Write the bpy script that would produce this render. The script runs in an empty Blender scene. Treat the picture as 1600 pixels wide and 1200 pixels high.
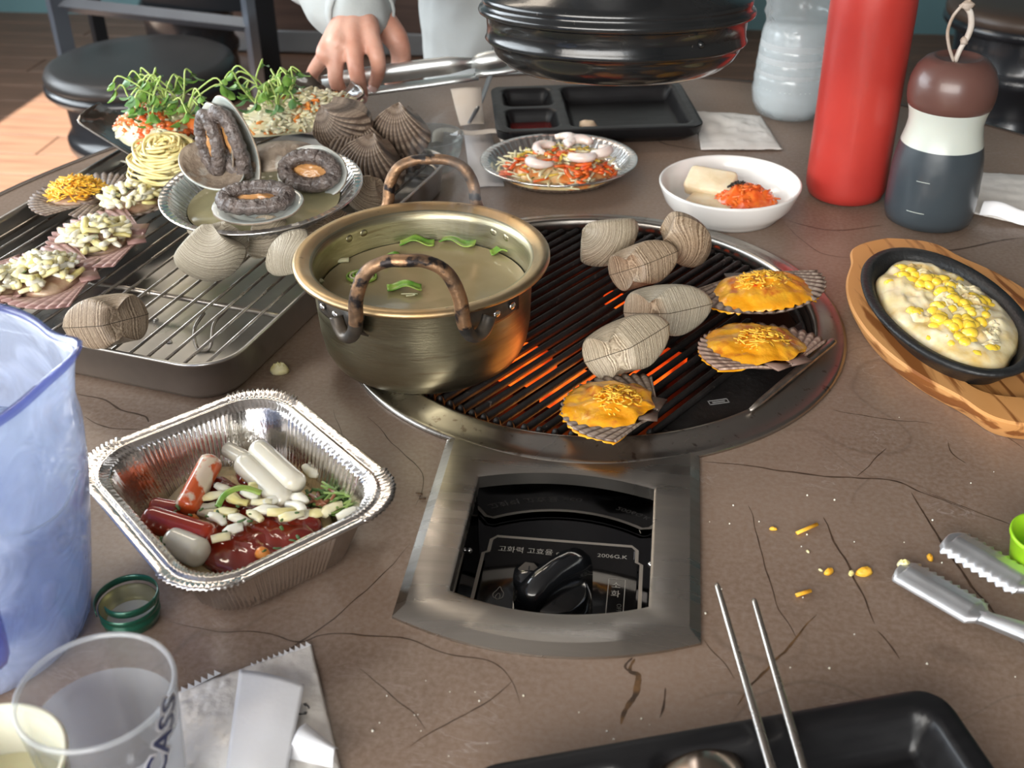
import bpy, math, random
from mathutils import Vector, Matrix, noise
from mathutils.geometry import tessellate_polygon
R = random.Random(7)
PI = math.pi
sc = bpy.context.scene
# ------------------------------------------------------------------ camera
FPX = 1791.75
CF = Vector((-0.11778014, 0.83465697, -0.53802935))
CR = Vector((0.99118054, 0.13194765, -0.01228623))
CU = Vector((-0.06073692, 0.5347313, 0.84283656))
CC = Vector((0.0464565, -0.7721022, 0.4342678))
cd = bpy.data.cameras.new('camera')
cam = bpy.data.objects.new('camera', cd)
sc.collection.objects.link(cam)
M = Matrix((CR, CU, -CF)).transposed().to_4x4()
M.translation = CC
cam.matrix_world = M
cd.sensor_width = 36.0
cd.lens = FPX / 1600 * 36
cd.clip_start = 0.02
cd.dof.use_dof = True
cd.dof.focus_distance = 0.78
cd.dof.aperture_fstop = 13.0
sc.camera = cam
# ------------------------------------------------------------------ world, lights, exposure
w = bpy.data.worlds.new('world'); sc.world = w; w.use_nodes = True
bg = w.node_tree.nodes['Background']
bg.inputs[0].default_value = (0.80, 0.90, 1.0, 1); bg.inputs[1].default_value = 2.2
sc.view_settings.view_transform = 'Standard'
sc.view_settings.look = 'None'
sc.view_settings.gamma = 1.0
sc.view_settings.use_curve_mapping = False
sc.view_settings.exposure = 0.62
FLOOR = -0.74

def lamp(name, kind, loc, target, energy, color, size=(1, 1)):
    l = bpy.data.lights.new(name, kind); l.energy = energy; l.color = color
    if kind == 'AREA':
        l.shape = 'RECTANGLE'; l.size, l.size_y = size
    o = bpy.data.objects.new(name, l); sc.collection.objects.link(o)
    o.location = loc
    o.rotation_euler = (Vector(target) - Vector(loc)).to_track_quat('-Z', 'Y').to_euler()
    return o, l
lamp('window_light_left', 'AREA', (-2.85, 0.3, 0.75), (0, 0.0, 0.0), 85, (0.88, 0.95, 1.0), (3.4, 1.5))
lamp('window_light_front', 'AREA', (-0.9, -2.9, 1.1), (0, 0, 0.0), 105, (1.0, 0.95, 0.88), (3.2, 1.4))
lamp('overhead_fill', 'AREA', (-1.3, 1.6, 1.72), (-1.3, 1.6, 0), 12, (1.0, 0.86, 0.70), (1.2, 0.5))  # added warm fill without a fixture, placed for the highlights on the steel
so, sl = lamp('sun', 'SUN', (-5, 2, 4), (-1.9, 2.2, -0.74), 21.0, (1.0, 0.90, 0.76))
sl.angle = 0.01
so.rotation_euler = Vector((1.0, 0.0, -1.127)).to_track_quat('-Z', 'Y').to_euler()

# ------------------------------------------------------------------ helpers
def P(x, y, z=0.0):
    """where the sight line of picture position (x, y) meets the height z"""
    d = CF + CR * ((x - 800) / FPX) + CU * ((600 - y) / FPX)
    return CC + d * ((z - CC.z) / d.z)
def D(x, y, dist):
    d = CF + CR * ((x - 800) / FPX) + CU * ((600 - y) / FPX)
    return CC + d * dist

def mat(name, col, rough=0.5, metal=0.0, col2=None, nscale=20.0, ramp=(0.35, 0.65), bump=0.0, bscale=80.0,
        stretch=(1, 1, 1), sss=0.0, coat=0.0, spec=0.5, trans=0.0, ior=1.45, col3=None, n3scale=60.0, ramp3=(0.6, 0.7),
        rough2=None, detail=4.0, distort=0.0, aniso=0.0, ssr=(1, .6, .4), bdist=0.002, uv=False):
    m = bpy.data.materials.new(name); m.use_nodes = True
    nt = m.node_tree; b = nt.nodes['Principled BSDF']
    b.inputs['Base Color'].default_value = (*col, 1)
    b.inputs['Roughness'].default_value = rough
    b.inputs['Metallic'].default_value = metal
    b.inputs['Specular IOR Level'].default_value = spec
    b.inputs['Coat Weight'].default_value = coat
    b.inputs['Coat Roughness'].default_value = 0.08
    b.inputs['Transmission Weight'].default_value = trans
    b.inputs['IOR'].default_value = ior
    b.inputs['Anisotropic'].default_value = aniso
    if sss:
        b.inputs['Subsurface Weight'].default_value = sss
        b.inputs['Subsurface Radius'].default_value = ssr
        b.inputs['Subsurface Scale'].default_value = 0.004
    tc = nt.nodes.new('ShaderNodeTexCoord'); mp = nt.nodes.new('ShaderNodeMapping')
    nt.links.new(tc.outputs['UV' if uv else 'Object'], mp.inputs[0]); mp.inputs['Scale'].default_value = stretch
    def nz(scale, det=detail):
        n = nt.nodes.new('ShaderNodeTexNoise'); n.inputs['Scale'].default_value = scale
        n.inputs['Detail'].default_value = det; n.inputs['Distortion'].default_value = distort
        nt.links.new(mp.outputs[0], n.inputs['Vector']); return n
    def rmp(n, a, c):
        r = nt.nodes.new('ShaderNodeMapRange'); r.inputs[1].default_value = a; r.inputs[2].default_value = c
        nt.links.new(n.outputs[0], r.inputs[0]); return r
    last = None
    if col2:
        n = nz(nscale); r = rmp(n, *ramp)
        mx = nt.nodes.new('ShaderNodeMix'); mx.data_type = 'RGBA'
        mx.inputs[6].default_value = (*col, 1); mx.inputs[7].default_value = (*col2, 1)
        nt.links.new(r.outputs[0], mx.inputs[0]); last = mx.outputs[2]
        if rough2 is not None:
            rr = nt.nodes.new('ShaderNodeMapRange'); rr.inputs[3].default_value = rough; rr.inputs[4].default_value = rough2
            nt.links.new(r.outputs[0], rr.inputs[0]); nt.links.new(rr.outputs[0], b.inputs['Roughness'])
    if col3:
        n = nz(n3scale); r = rmp(n, *ramp3)
        mx = nt.nodes.new('ShaderNodeMix'); mx.data_type = 'RGBA'
        if last: nt.links.new(last, mx.inputs[6])
        else: mx.inputs[6].default_value = (*col, 1)
        mx.inputs[7].default_value = (*col3, 1)
        nt.links.new(r.outputs[0], mx.inputs[0]); last = mx.outputs[2]
    if last: nt.links.new(last, b.inputs['Base Color'])
    if bump:
        n = nz(bscale, 5); bp = nt.nodes.new('ShaderNodeBump')
        bp.inputs['Strength'].default_value = bump; bp.inputs['Distance'].default_value = bdist
        nt.links.new(n.outputs[0], bp.inputs['Height']); nt.links.new(bp.outputs[0], b.inputs['Normal'])
    return m

def clear(name, tint, haze=0.0, hazecol=(0.8, 0.85, 0.9), rough=0.05, bump=0.0, bscale=20, hazevar=False, ior=1.45, bdist=.003):
    """thin clear plastic or glass: fresnel gloss over tinted transparency, with a milky share"""
    m = bpy.data.materials.new(name); m.use_nodes = True; nt = m.node_tree
    nt.nodes.remove(nt.nodes['Principled BSDF']); out = nt.nodes['Material Output']
    tr = nt.nodes.new('ShaderNodeBsdfTransparent'); tr.inputs[0].default_value = (*tint, 1)
    gl = nt.nodes.new('ShaderNodeBsdfGlossy'); gl.inputs['Roughness'].default_value = rough
    lw = nt.nodes.new('ShaderNodeLayerWeight'); lw.inputs[0].default_value = .5
    pw = nt.nodes.new('ShaderNodeMath'); pw.operation = 'POWER'; pw.inputs[1].default_value = 3.2; nt.links.new(lw.outputs['Facing'], pw.inputs[0])
    fr = nt.nodes.new('ShaderNodeMath'); fr.operation = 'MULTIPLY_ADD'; fr.inputs[1].default_value = .62; fr.inputs[2].default_value = .045 * (ior / 1.45) ** 2; nt.links.new(pw.outputs[0], fr.inputs[0])
    df = nt.nodes.new('ShaderNodeBsdfDiffuse'); df.inputs[0].default_value = (*hazecol, 1)
    tl = nt.nodes.new('ShaderNodeBsdfTranslucent'); tl.inputs[0].default_value = (*hazecol, 1)
    dd = nt.nodes.new('ShaderNodeMixShader'); dd.inputs[0].default_value = 0.5
    nt.links.new(df.outputs[0], dd.inputs[1]); nt.links.new(tl.outputs[0], dd.inputs[2])
    m1 = nt.nodes.new('ShaderNodeMixShader'); m1.inputs[0].default_value = haze
    nt.links.new(tr.outputs[0], m1.inputs[1]); nt.links.new(dd.outputs[0], m1.inputs[2])
    m2 = nt.nodes.new('ShaderNodeMixShader')
    nt.links.new(fr.outputs[0], m2.inputs[0]); nt.links.new(m1.outputs[0], m2.inputs[1]); nt.links.new(gl.outputs[0], m2.inputs[2])
    nt.links.new(m2.outputs[0], out.inputs[0])
    if bump or hazevar:
        tc = nt.nodes.new('ShaderNodeTexCoord'); n = nt.nodes.new('ShaderNodeTexNoise'); n.inputs['Scale'].default_value = bscale
        n.inputs['Distortion'].default_value = 1.2
        nt.links.new(tc.outputs['Object'], n.inputs['Vector'])
        if hazevar:
            r = nt.nodes.new('ShaderNodeMapRange'); r.inputs[1].default_value = .42; r.inputs[2].default_value = .66
            r.inputs[3].default_value = haze * .75; r.inputs[4].default_value = min(1, haze * 1.35)
            nt.links.new(n.outputs[0], r.inputs[0]); nt.links.new(r.outputs[0], m1.inputs[0])
        if bump:
            bp = nt.nodes.new('ShaderNodeBump'); bp.inputs['Strength'].default_value = bump; bp.inputs['Distance'].default_value = bdist
            nt.links.new(n.outputs[0], bp.inputs['Height'])
            for s in (gl, lw, df): nt.links.new(bp.outputs[0], s.inputs['Normal'])
    return m

def emis(name, c1, c2, s1, s2, scale):
    m = bpy.data.materials.new(name); m.use_nodes = True; nt = m.node_tree
    b = nt.nodes['Principled BSDF']; b.inputs['Base Color'].default_value = (.05, .02, .01, 1); b.inputs['Roughness'].default_value = .8
    tc = nt.nodes.new('ShaderNodeTexCoord'); n = nt.nodes.new('ShaderNodeTexNoise'); n.inputs['Scale'].default_value = scale
    nt.links.new(tc.outputs['Object'], n.inputs['Vector'])
    r = nt.nodes.new('ShaderNodeMapRange'); r.inputs[1].default_value = .38; r.inputs[2].default_value = .62
    nt.links.new(n.outputs[0], r.inputs[0])
    mx = nt.nodes.new('ShaderNodeMix'); mx.data_type = 'RGBA'
    mx.inputs[6].default_value = (*c1, 1); mx.inputs[7].default_value = (*c2, 1); nt.links.new(r.outputs[0], mx.inputs[0])
    nt.links.new(mx.outputs[2], b.inputs['Emission Color'])
    r2 = nt.nodes.new('ShaderNodeMapRange'); r2.inputs[3].default_value = s1; r2.inputs[4].default_value = s2
    nt.links.new(r.outputs[0], r2.inputs[0]); nt.links.new(r2.outputs[0], b.inputs['Emission Strength'])
    return m

# ---- mesh makers: each returns (verts, faces)
def mesh(name, vf, m=None, parent=None, smooth=True, uv=None, idx=None, sharp=None):
    me = bpy.data.meshes.new(name)
    me.from_pydata([tuple(v) for v in vf[0]], [], [tuple(f) for f in vf[1]])
    if isinstance(m, (list, tuple)):
        for q in m: me.materials.append(q)
        if idx: me.polygons.foreach_set('material_index', idx)
    elif m: me.materials.append(m)
    if smooth: me.polygons.foreach_set('use_smooth', [True] * len(me.polygons))
    if uv:
        l = me.uv_layers.new(name='UVMap')
        for lp in me.loops: l.data[lp.index].uv = uv[lp.vertex_index]
    me.update()
    if sharp is not None:
        try: me.set_sharp_from_angle(angle=math.radians(sharp))
        except Exception: pass
    return link(name, me, parent)
def link(name, data, parent=None):
    o = bpy.data.objects.new(name, data); sc.collection.objects.link(o)
    if parent: o.parent = parent
    return o
def tag(o, label, cat, group=None, kind=None):
    if label: o['label'] = label
    if cat: o['category'] = cat
    if group: o['group'] = group
    if kind: o['kind'] = kind
    return o
def thing(name, label, cat, loc=(0, 0, 0), rot=None, group=None, scale=None):
    o = bpy.data.objects.new(name, None); sc.collection.objects.link(o)
    o.empty_display_size = 0.02
    o.location = loc
    if rot is not None:
        o.rotation_euler = (0, 0, rot) if isinstance(rot, (int, float)) else rot
    if scale: o.scale = (scale,) * 3 if isinstance(scale, (int, float)) else scale
    return tag(o, label, cat, group)
def struct(o): o['kind'] = 'structure'; return o
def stuff(o): o['kind'] = 'stuff'; return o
def join(*vfs):
    V, F = [], []
    for v, f in vfs:
        n = len(V); V += list(v); F += [tuple(i + n for i in q) for q in f]
    return V, F
def xf(vf, mtx): return [mtx @ Vector(v) for v in vf[0]], vf[1]
def T(x=0, y=0, z=0): return Matrix.Translation((x, y, z))
def RZ(a): return Matrix.Rotation(a, 4, 'Z')
def RX(a): return Matrix.Rotation(a, 4, 'X')
def RY(a): return Matrix.Rotation(a, 4, 'Y')
def box(cx, cy, cz, sx, sy, sz, b=0.0):
    if b <= 0:
        v = [(cx + i * sx / 2, cy + j * sy / 2, cz + k * sz / 2) for i in (-1, 1) for j in (-1, 1) for k in (-1, 1)]
        return v, [(0, 1, 3, 2), (4, 6, 7, 5), (0, 4, 5, 1), (2, 3, 7, 6), (0, 2, 6, 4), (1, 5, 7, 3)]
    return xf(prism(rrect(sx, sy, min(b * 2, sx * .45, sy * .45), 4), -sz / 2, sz / 2, b), T(cx, cy, cz))
def rrect(sx, sy, r, n=6):
    pts = []
    for (x, y, a) in ((sx / 2 - r, sy / 2 - r, 0), (-sx / 2 + r, sy / 2 - r, 90), (-sx / 2 + r, -sy / 2 + r, 180), (sx / 2 - r, -sy / 2 + r, 270)):
        for i in range(n + 1):
            t = math.radians(a + 90 * i / n); pts.append((x + r * math.cos(t), y + r * math.sin(t)))
    return pts
def inset(pts, d):
    n = len(pts); out = []
    for i in range(n):
        a, b, c = Vector(pts[i - 1]), Vector(pts[i]), Vector(pts[(i + 1) % n])
        t = (c - a); t = t.normalized() if t.length > 1e-9 else Vector((1, 0)); out.append((b.x - t.y * d, b.y + t.x * d))
    return out
def loft(rings, cap0=True, cap1=True, closed=True):
    n = len(rings[0]); V = [p for r in rings for p in r]; F = []
    for i in range(len(rings) - 1):
        for j in range(n if closed else n - 1):
            k = (j + 1) % n
            F.append((i * n + j, i * n + k, (i + 1) * n + k, (i + 1) * n + j))
    if cap0: F.append(tuple(reversed(range(n))))
    if cap1: F.append(tuple((len(rings) - 1) * n + j for j in range(n)))
    return V, F
def prism(pts, z0, z1, b=0.0):
    """upright prism over a ccw outline with bevelled edges"""
    if b <= 0: return loft([[(x, y, z0) for x, y in pts], [(x, y, z1) for x, y in pts]])
    i1 = inset(pts, b); i2 = inset(pts, b * .3)
    return loft([[(x, y, z0) for x, y in i1], [(x, y, z0 + b * .3) for x, y in i2], [(x, y, z0 + b) for x, y in pts],
                 [(x, y, z1 - b) for x, y in pts], [(x, y, z1 - b * .3) for x, y in i2], [(x, y, z1) for x, y in i1]])
def holed(outer, holes, z0, z1):
    """flat plate with holes"""
    loops = [outer] + holes
    V2 = [Vector((x, y, 0)) for l in loops for x, y in l]
    tris = tessellate_polygon([[Vector((x, y, 0)) for x, y in l] for l in loops])
    n = len(V2); V = [(v.x, v.y, z1) for v in V2] + [(v.x, v.y, z0) for v in V2]; F = []
    for t in tris:
        a, b, c = (V2[i] for i in t)
        if (b - a).cross(c - a).z < 0: t = (t[0], t[2], t[1])
        F.append(tuple(t)); F.append((t[2] + n, t[1] + n, t[0] + n))
    s = 0
    for li, l in enumerate(loops):
        m_ = len(l)
        for j in range(m_):
            a, b = s + j, s + (j + 1) % m_
            F.append((a + n, b + n, b, a))
        s += m_
    return V, F
def lathe(prof, seg=48, ell=(1, 1)):
    V, F, idx = [], [], []
    for r, z in prof:
        if r < 1e-6: idx.append([len(V)]); V.append((0, 0, z))
        else:
            idx.append(list(range(len(V), len(V) + seg)))
            V += [(r * ell[0] * math.cos(2 * PI * j / seg), r * ell[1] * math.sin(2 * PI * j / seg), z) for j in range(seg)]
    for a, b in zip(idx, idx[1:]):
        for j in range(seg):
            k = (j + 1) % seg
            if len(a) == 1 and len(b) == 1: break
            if len(a) == 1: F.append((a[0], b[k], b[j]))
            elif len(b) == 1: F.append((a[j], a[k], b[0]))
            else: F.append((a[j], a[k], b[k], b[j]))
    return V, F
def smooth_path(pts, n=6):
    pts = [Vector(p) for p in pts]; out = []
    for i in range(len(pts) - 1):
        p0 = pts[max(i - 1, 0)]; p1 = pts[i]; p2 = pts[i + 1]; p3 = pts[min(i + 2, len(pts) - 1)]
        for k in range(n):
            t = k / n
            out.append(.5 * ((2 * p1) + (-p0 + p2) * t + (2 * p0 - 5 * p1 + 4 * p2 - p3) * t * t + (-p0 + 3 * p1 - 3 * p2 + p3) * t ** 3))
    out.append(pts[-1]); return out
def tube(pts, r, seg=8, flat=1.0, caps=True, closed=False):
    pts = [Vector(p) for p in pts]; n = len(pts); rings = []
    up = Vector((0, 0, 1)); prev = None
    for i, p in enumerate(pts):
        if closed: t = pts[(i + 1) % n] - pts[i - 1]
        else: t = pts[min(i + 1, n - 1)] - pts[max(i - 1, 0)]
        t.normalize()
        if prev is None:
            a = t.cross(up)
            if a.length < .05: a = t.cross(Vector((0, 1, 0)))
        else: a = prev - t * prev.dot(t)
        a.normalize(); prev = a; b = a.cross(t)
        rr = r[i] if isinstance(r, (list, tuple)) else r
        rings.append([p + a * (rr * math.cos(2 * PI * j / seg)) + b * (rr * flat * math.sin(2 * PI * j / seg)) for j in range(seg)])
    if closed: rings.append(rings[0]); caps = False
    return loft(rings, caps, caps)
def ball(r=1.0, seg=16, ring=10, amp=0.0, freq=1.0, seed=0.0, scl=(1, 1, 1)):
    pr = [(math.sin(PI * i / ring) * r, -math.cos(PI * i / ring) * r) for i in range(ring + 1)]
    pr[0] = (0, -r); pr[-1] = (0, r)
    V, F = lathe(pr, seg); out = []
    for v in V:
        v = Vector(v); k = 1 + amp * noise.noise(v / r * freq + Vector((seed, seed * 1.7, 3.1)))
        out.append((v.x * k * scl[0], v.y * k * scl[1], v.z * k * scl[2]))
    return out, F
def sheet(fn, nu, nv, closed_u=False):
    V = [fn(i / (nu if closed_u else nu - 1), j / (nv - 1)) for j in range(nv) for i in range(nu)]; F = []
    for j in range(nv - 1):
        for i in range(nu if closed_u else nu - 1):
            k = (i + 1) % nu; F.append((j * nu + i, j * nu + k, (j + 1) * nu + k, (j + 1) * nu + i))
    return V, F
def thick(o, t, off=0.0):
    s = o.modifiers.new('thickness', 'SOLIDIFY'); s.thickness = t; s.offset = off; return o
def sub(o, n=1):
    s = o.modifiers.new('smooth', 'SUBSURF'); s.levels = n; s.render_levels = n; return o
def basis(loc, xd, yd):
    """matrix with local x along xd, local y near yd"""
    x = Vector(xd).normalized(); z = x.cross(Vector(yd)).normalized(); y = z.cross(x)
    m = Matrix((x, y, z)).transposed().to_4x4(); m.translation = Vector(loc); return m
def place(o, mtx, s=1.0):
    o.matrix_world = mtx @ Matrix.Scale(s, 4); return o
def text(s, size, m, parent, mtx, name='lettering', align='LEFT', sx=1.0, bend=None):
    c = bpy.data.curves.new('type_outline', 'FONT'); c.body = s; c.size = size; c.align_x = align; c.resolution_u = 3
    tmp = bpy.data.objects.new('type_outline', c); sc.collection.objects.link(tmp)
    bpy.context.view_layer.update()
    me = bpy.data.meshes.new_from_object(tmp.evaluated_get(bpy.context.evaluated_depsgraph_get()))
    bpy.data.objects.remove(tmp); bpy.data.curves.remove(c)
    me.name = name; me.materials.clear(); me.materials.append(m)
    for v in me.vertices:
        v.co = Vector((v.co.x * sx, v.co.y, 0))
        if bend: v.co = bend(v.co)
    o = link(name, me, parent); o.matrix_local = mtx; return o

# ------------------------------------------------------------------ materials
STEEL = mat('brushed_steel', (.52, .49, .45), .24, 1.0, (.42, .39, .35), 6, bump=.05, bscale=300, stretch=(1, 14, 1), rough2=.36)
RINGM = mat('ring_steel', (.50, .475, .44), .22, 1.0, (.36, .33, .30), 9, bump=.04, bscale=120, rough2=.38, col3=(.25, .21, .18), n3scale=160, ramp3=(.62, .7))
CHROME = mat('bright_steel', (.80, .80, .80), .14, 1.0, (.68, .68, .68), 40, rough2=.25)
DULLST = mat('tray_steel', (.60, .60, .59), .26, 1.0, (.46, .45, .43), 14, bump=.05, bscale=60, rough2=.42)
ROD = mat('chopstick_steel', (.58, .54, .49), .22, 1.0, (.45, .42, .38), 60, rough2=.34)
FOIL = mat('foil', (.86, .84, .82), .16, 1.0, (.76, .72, .68), 60, bump=.35, bscale=140, rough2=.26, bdist=.0015)
FOILP = mat('foil_plate', (.85, .85, .84), .17, 1.0, (.74, .72, .70), 70, bump=.3, bscale=120, rough2=.28, bdist=.001)
IRON = mat('grate_iron', (.028, .026, .026), .36, .35, (.012, .011, .011), 40, bump=.25, bscale=250, rough2=.55, col3=(.14, .12, .11), n3scale=150, ramp3=(.68, .76))
CAST = mat('cast_iron', (.012, .013, .014), .40, .1, (.020, .021, .022), 60, bump=.3, bscale=350, rough2=.5)
BLACKP = mat('black_melamine', (.007, .007, .008), .30, 0, (.010, .010, .011), 30, spec=.35, bump=.05, bscale=300, rough2=.38, stretch=(1, 6, 1))
GLOSSB = mat('black_enamel', (.008, .009, .010), .17, .0, (.013, .014, .015), 20, coat=.25, rough2=.28, bump=.06, bscale=200, col3=(.10, .09, .08), n3scale=300, ramp3=(.72, .78))
WHITEC = mat('white_melamine', (.82, .82, .80), .18, 0, (.78, .77, .75), 8, coat=.3)
BRASSY = mat('gilt_aluminium', (.43, .40, .28), .30, 1.0, (.33, .30, .20), 16, bump=.10, bscale=90, stretch=(1, 1, 8), rough2=.42, col3=(.27, .22, .14), n3scale=26, ramp3=(.62, .74))
RIMM = mat('heated_rim', (.60, .48, .30), .33, 1.0, (.50, .33, .16), 18, bump=.08, bscale=200, rough2=.5, col3=(.12, .08, .05), n3scale=90, ramp3=(.66, .75))
HANDM = mat('scorched_handle', (.34, .20, .11), .42, .75, (.15, .095, .06), 60, ramp=(.38, .60), bump=.3, bscale=300, rough2=.55, col3=(.03, .025, .025), n3scale=80, ramp3=(.52, .6))
SOOT = mat('sooty_bracket', (.03, .028, .026), .4, .5, (.10, .08, .06), 60, bump=.2)
TABLEM = None

def table_material():
    m = bpy.data.materials.new('brown_stone_laminate'); m.use_nodes = True; nt = m.node_tree; b = nt.nodes['Principled BSDF']
    N = nt.nodes.new; L = nt.links.new
    tc = N('ShaderNodeTexCoord')
    def noisen(s, d=6, dist=0.0, vec=None):
        n = N('ShaderNodeTexNoise'); n.inputs['Scale'].default_value = s; n.inputs['Detail'].default_value = d; n.inputs['Distortion'].default_value = dist
        L(vec or tc.outputs['Object'], n.inputs['Vector']); return n
    def mr(src, a, c, lo=0, hi=1):
        r = N('ShaderNodeMapRange'); r.inputs[1].default_value = a; r.inputs[2].default_value = c; r.inputs[3].default_value = lo; r.inputs[4].default_value = hi
        L(src, r.inputs[0]); return r.outputs[0]
    def mixc(f, a, c):
        x = N('ShaderNodeMix'); x.data_type = 'RGBA'; L(f, x.inputs[0])
        for i, q in ((6, a), (7, c)):
            if isinstance(q, tuple): x.inputs[i].default_value = (*q, 1)
            else: L(q, x.inputs[i])
        return x.outputs[2]
    c = mixc(mr(noisen(5, 7, .6).outputs[0], .35, .65), (.182, .121, .086), (.262, .184, .136))
    c = mixc(mr(noisen(320, 3).outputs[0], .35, .7, 0, .5), c, (.30, .24, .20))
    # short pale scratches: thin bands where a stretched distorted noise crosses its middle
    mp = N('ShaderNodeMapping'); mp.inputs['Scale'].default_value = (1, 2.2, 1); L(tc.outputs['Object'], mp.inputs[0])
    n = noisen(26, 5, 1.2, mp.outputs[0])
    ab = N('ShaderNodeMath'); ab.operation = 'SUBTRACT'; L(n.outputs[0], ab.inputs[0]); ab.inputs[1].default_value = .5
    ab2 = N('ShaderNodeMath'); ab2.operation = 'ABSOLUTE'; L(ab.outputs[0], ab2.inputs[0])
    band = mr(ab2.outputs[0], 0, .013, 1, 0)
    gate = mr(noisen(14, 3).outputs[0], .55, .66)
    mu = N('ShaderNodeMath'); mu.operation = 'MULTIPLY'; L(band, mu.inputs[0]); L(gate, mu.inputs[1])
    mu2 = N('ShaderNodeMath'); mu2.operation = 'MULTIPLY'; L(mu.outputs[0], mu2.inputs[0]); mu2.inputs[1].default_value = .85
    c = mixc(mu2.outputs[0], c, (.34, .28, .25))
    # dark veins
    nv = noisen(2.6, 3, .0)
    vm = N('ShaderNodeMix'); vm.data_type = 'VECTOR'; vm.inputs[0].default_value = .28; L(tc.outputs['Object'], vm.inputs[4]); L(nv.outputs['Color'], vm.inputs[5])
    vo = N('ShaderNodeTexVoronoi'); vo.feature = 'DISTANCE_TO_EDGE'; vo.inputs['Scale'].default_value = 7.5; L(vm.outputs[1], vo.inputs['Vector'])
    vein = mr(vo.outputs['Distance'], 0, .0065, 1, 0)
    g2 = mr(noisen(7, 3).outputs[0], .47, .56)
    mu = N('ShaderNodeMath'); mu.operation = 'MULTIPLY'; L(vein, mu.inputs[0]); L(g2, mu.inputs[1])
    mu2 = N('ShaderNodeMath'); mu2.operation = 'MULTIPLY'; L(mu.outputs[0], mu2.inputs[0]); mu2.inputs[1].default_value = .25
    c = mixc(mu2.outputs[0], c, (.040, .024, .016))
    L(c, b.inputs['Base Color'])
    L(mr(noisen(9, 5).outputs[0], .3, .7, .30, .42), b.inputs['Roughness'])
    bp = N('ShaderNodeBump'); bp.inputs['Strength'].default_value = .12; bp.inputs['Distance'].default_value = .001
    L(noisen(150, 5).outputs[0], bp.inputs['Height']); L(bp.outputs[0], b.inputs['Normal'])
    return m
TABLEM = table_material()
VEIN = mat('vein_ochre', (.16, .085, .035), .4, 0, (.05, .03, .018), 90, ramp=(.4, .6))
VEIND = mat('vein_dark', (.045, .028, .02), .4, 0, (.09, .055, .035), 120)
WOODF = mat('floor_wood', (.20, .105, .060), .45, 0, (.15, .075, .042), 6, stretch=(1, 12, 1))

# ------------------------------------------------------------------ the room
def wood_floor():
    m = mat('floor_board_wood', (.155, .088, .058), .42, 0, (.105, .058, .038), 3.5, stretch=(1.0, 9, 1), bump=.1, bscale=30)
    base = mesh('floor', box(0.2, 1.0, FLOOR - .03, 6.8, 9.4, .05), WOODF, None, False); struct(base)
    base['label'] = 'brown wooden plank floor under the tables'
    pw = .145; pl = 1.2; i = 0
    shared = mesh('plank', box(0, 0, 0, pl - .004, pw - .004, .012, .0015), m, base, False)
    first = True
    y = 1.0
    while y < 3.5:
        x = -3.1 + (i % 3) * .4
        while x < 1.6:
            o = shared if first else link('plank', shared.data, base)
            first = False
            o.location = (x, y, FLOOR - .006); x += pl
        y += pw; i += 1
    return base
wood_floor()
TEAL = mat('teal_paint', (.10, .20, .225), .6, 0, (.085, .175, .20), 3)
GREYW = mat('grey_plaster', (.20, .18, .165), .8, 0, (.17, .155, .14), 3, bump=.1, bscale=40)
CEIL = mat('ceiling_grey', (.26, .25, .24), .8, 0, (.22, .21, .20), 2)
DARKW = mat('dark_panel_wood', (.075, .045, .035), .5, 0, (.05, .03, .024), 4, stretch=(1, 1, 10))
o = struct(mesh('wall_back', box(0.2, 3.58, .53, 6.8, .1, 2.6), TEAL, None, False)); o['label'] = 'teal painted far wall behind the seats'
o = struct(mesh('wall_right', box(3.6, 1.0, .53, .1, 9.4, 2.6), GREYW, None, False)); o['label'] = 'grey plaster side wall beyond the stools'
o = struct(mesh('ceiling', box(0.2, 1.0, 1.86, 6.9, 9.5, .06), CEIL, None, False)); o['label'] = 'grey ceiling of the restaurant'
# left wall with a long window, front wall with a window, both real openings
def holed_wall(name, x0, x1, z0, z1, wins, mtx, m):
    outer = [(x0, z0), (x1, z0), (x1, z1), (x0, z1)]
    holes = [[(a, c), (a, d), (b, d), (b, c)] for a, b, c, d in wins]
    v, f = holed(outer, holes, -.05, .05)
    return struct(mesh(name, xf((v, f), mtx), m, None, False))
LW = T(-3.1, 0, 0) @ RZ(PI / 2) @ RX(PI / 2)       # local x -> world y, local y -> world z
holed_wall('wall_left', -3.6, 5.6, FLOOR, 1.8, [(-.4, 3.1, .50, 1.10)], LW, GREYW)
FW = T(0, -3.6, 0) @ RX(PI / 2)
holed_wall('wall_front', -3.2, 3.6, FLOOR, 1.8, [(-2.2, 1.0, .35, 1.7)], FW, GREYW)
FRM = mat('window_frame_metal', (.35, .36, .37), .4, .6)
for nm, x0, x1, z0, z1, mtx in (('window_1', -.4, 3.1, .50, 1.10, LW), ('window_2', -2.2, 1.0, .35, 1.7, FW)):
    fr = [(box((x0 + x1) / 2, z0 + .02, 0, x1 - x0, .04, .06)), (box((x0 + x1) / 2, z1 - .02, 0, x1 - x0, .04, .06)),
          (box(x0 + .02, (z0 + z1) / 2, 0, .04, z1 - z0, .06)), (box(x1 - .02, (z0 + z1) / 2, 0, .04, z1 - z0, .06)), (box((x0 + x1) / 2, (z0 + z1) / 2, 0, .04, z1 - z0, .05))]
    w_ = mesh(nm, xf(join(*fr), mtx), FRM, None, False); struct(w_)
    w_['label'] = 'metal framed window letting daylight in, ' + ('side wall' if nm == 'window_1' else 'wall behind the photographer')

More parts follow.
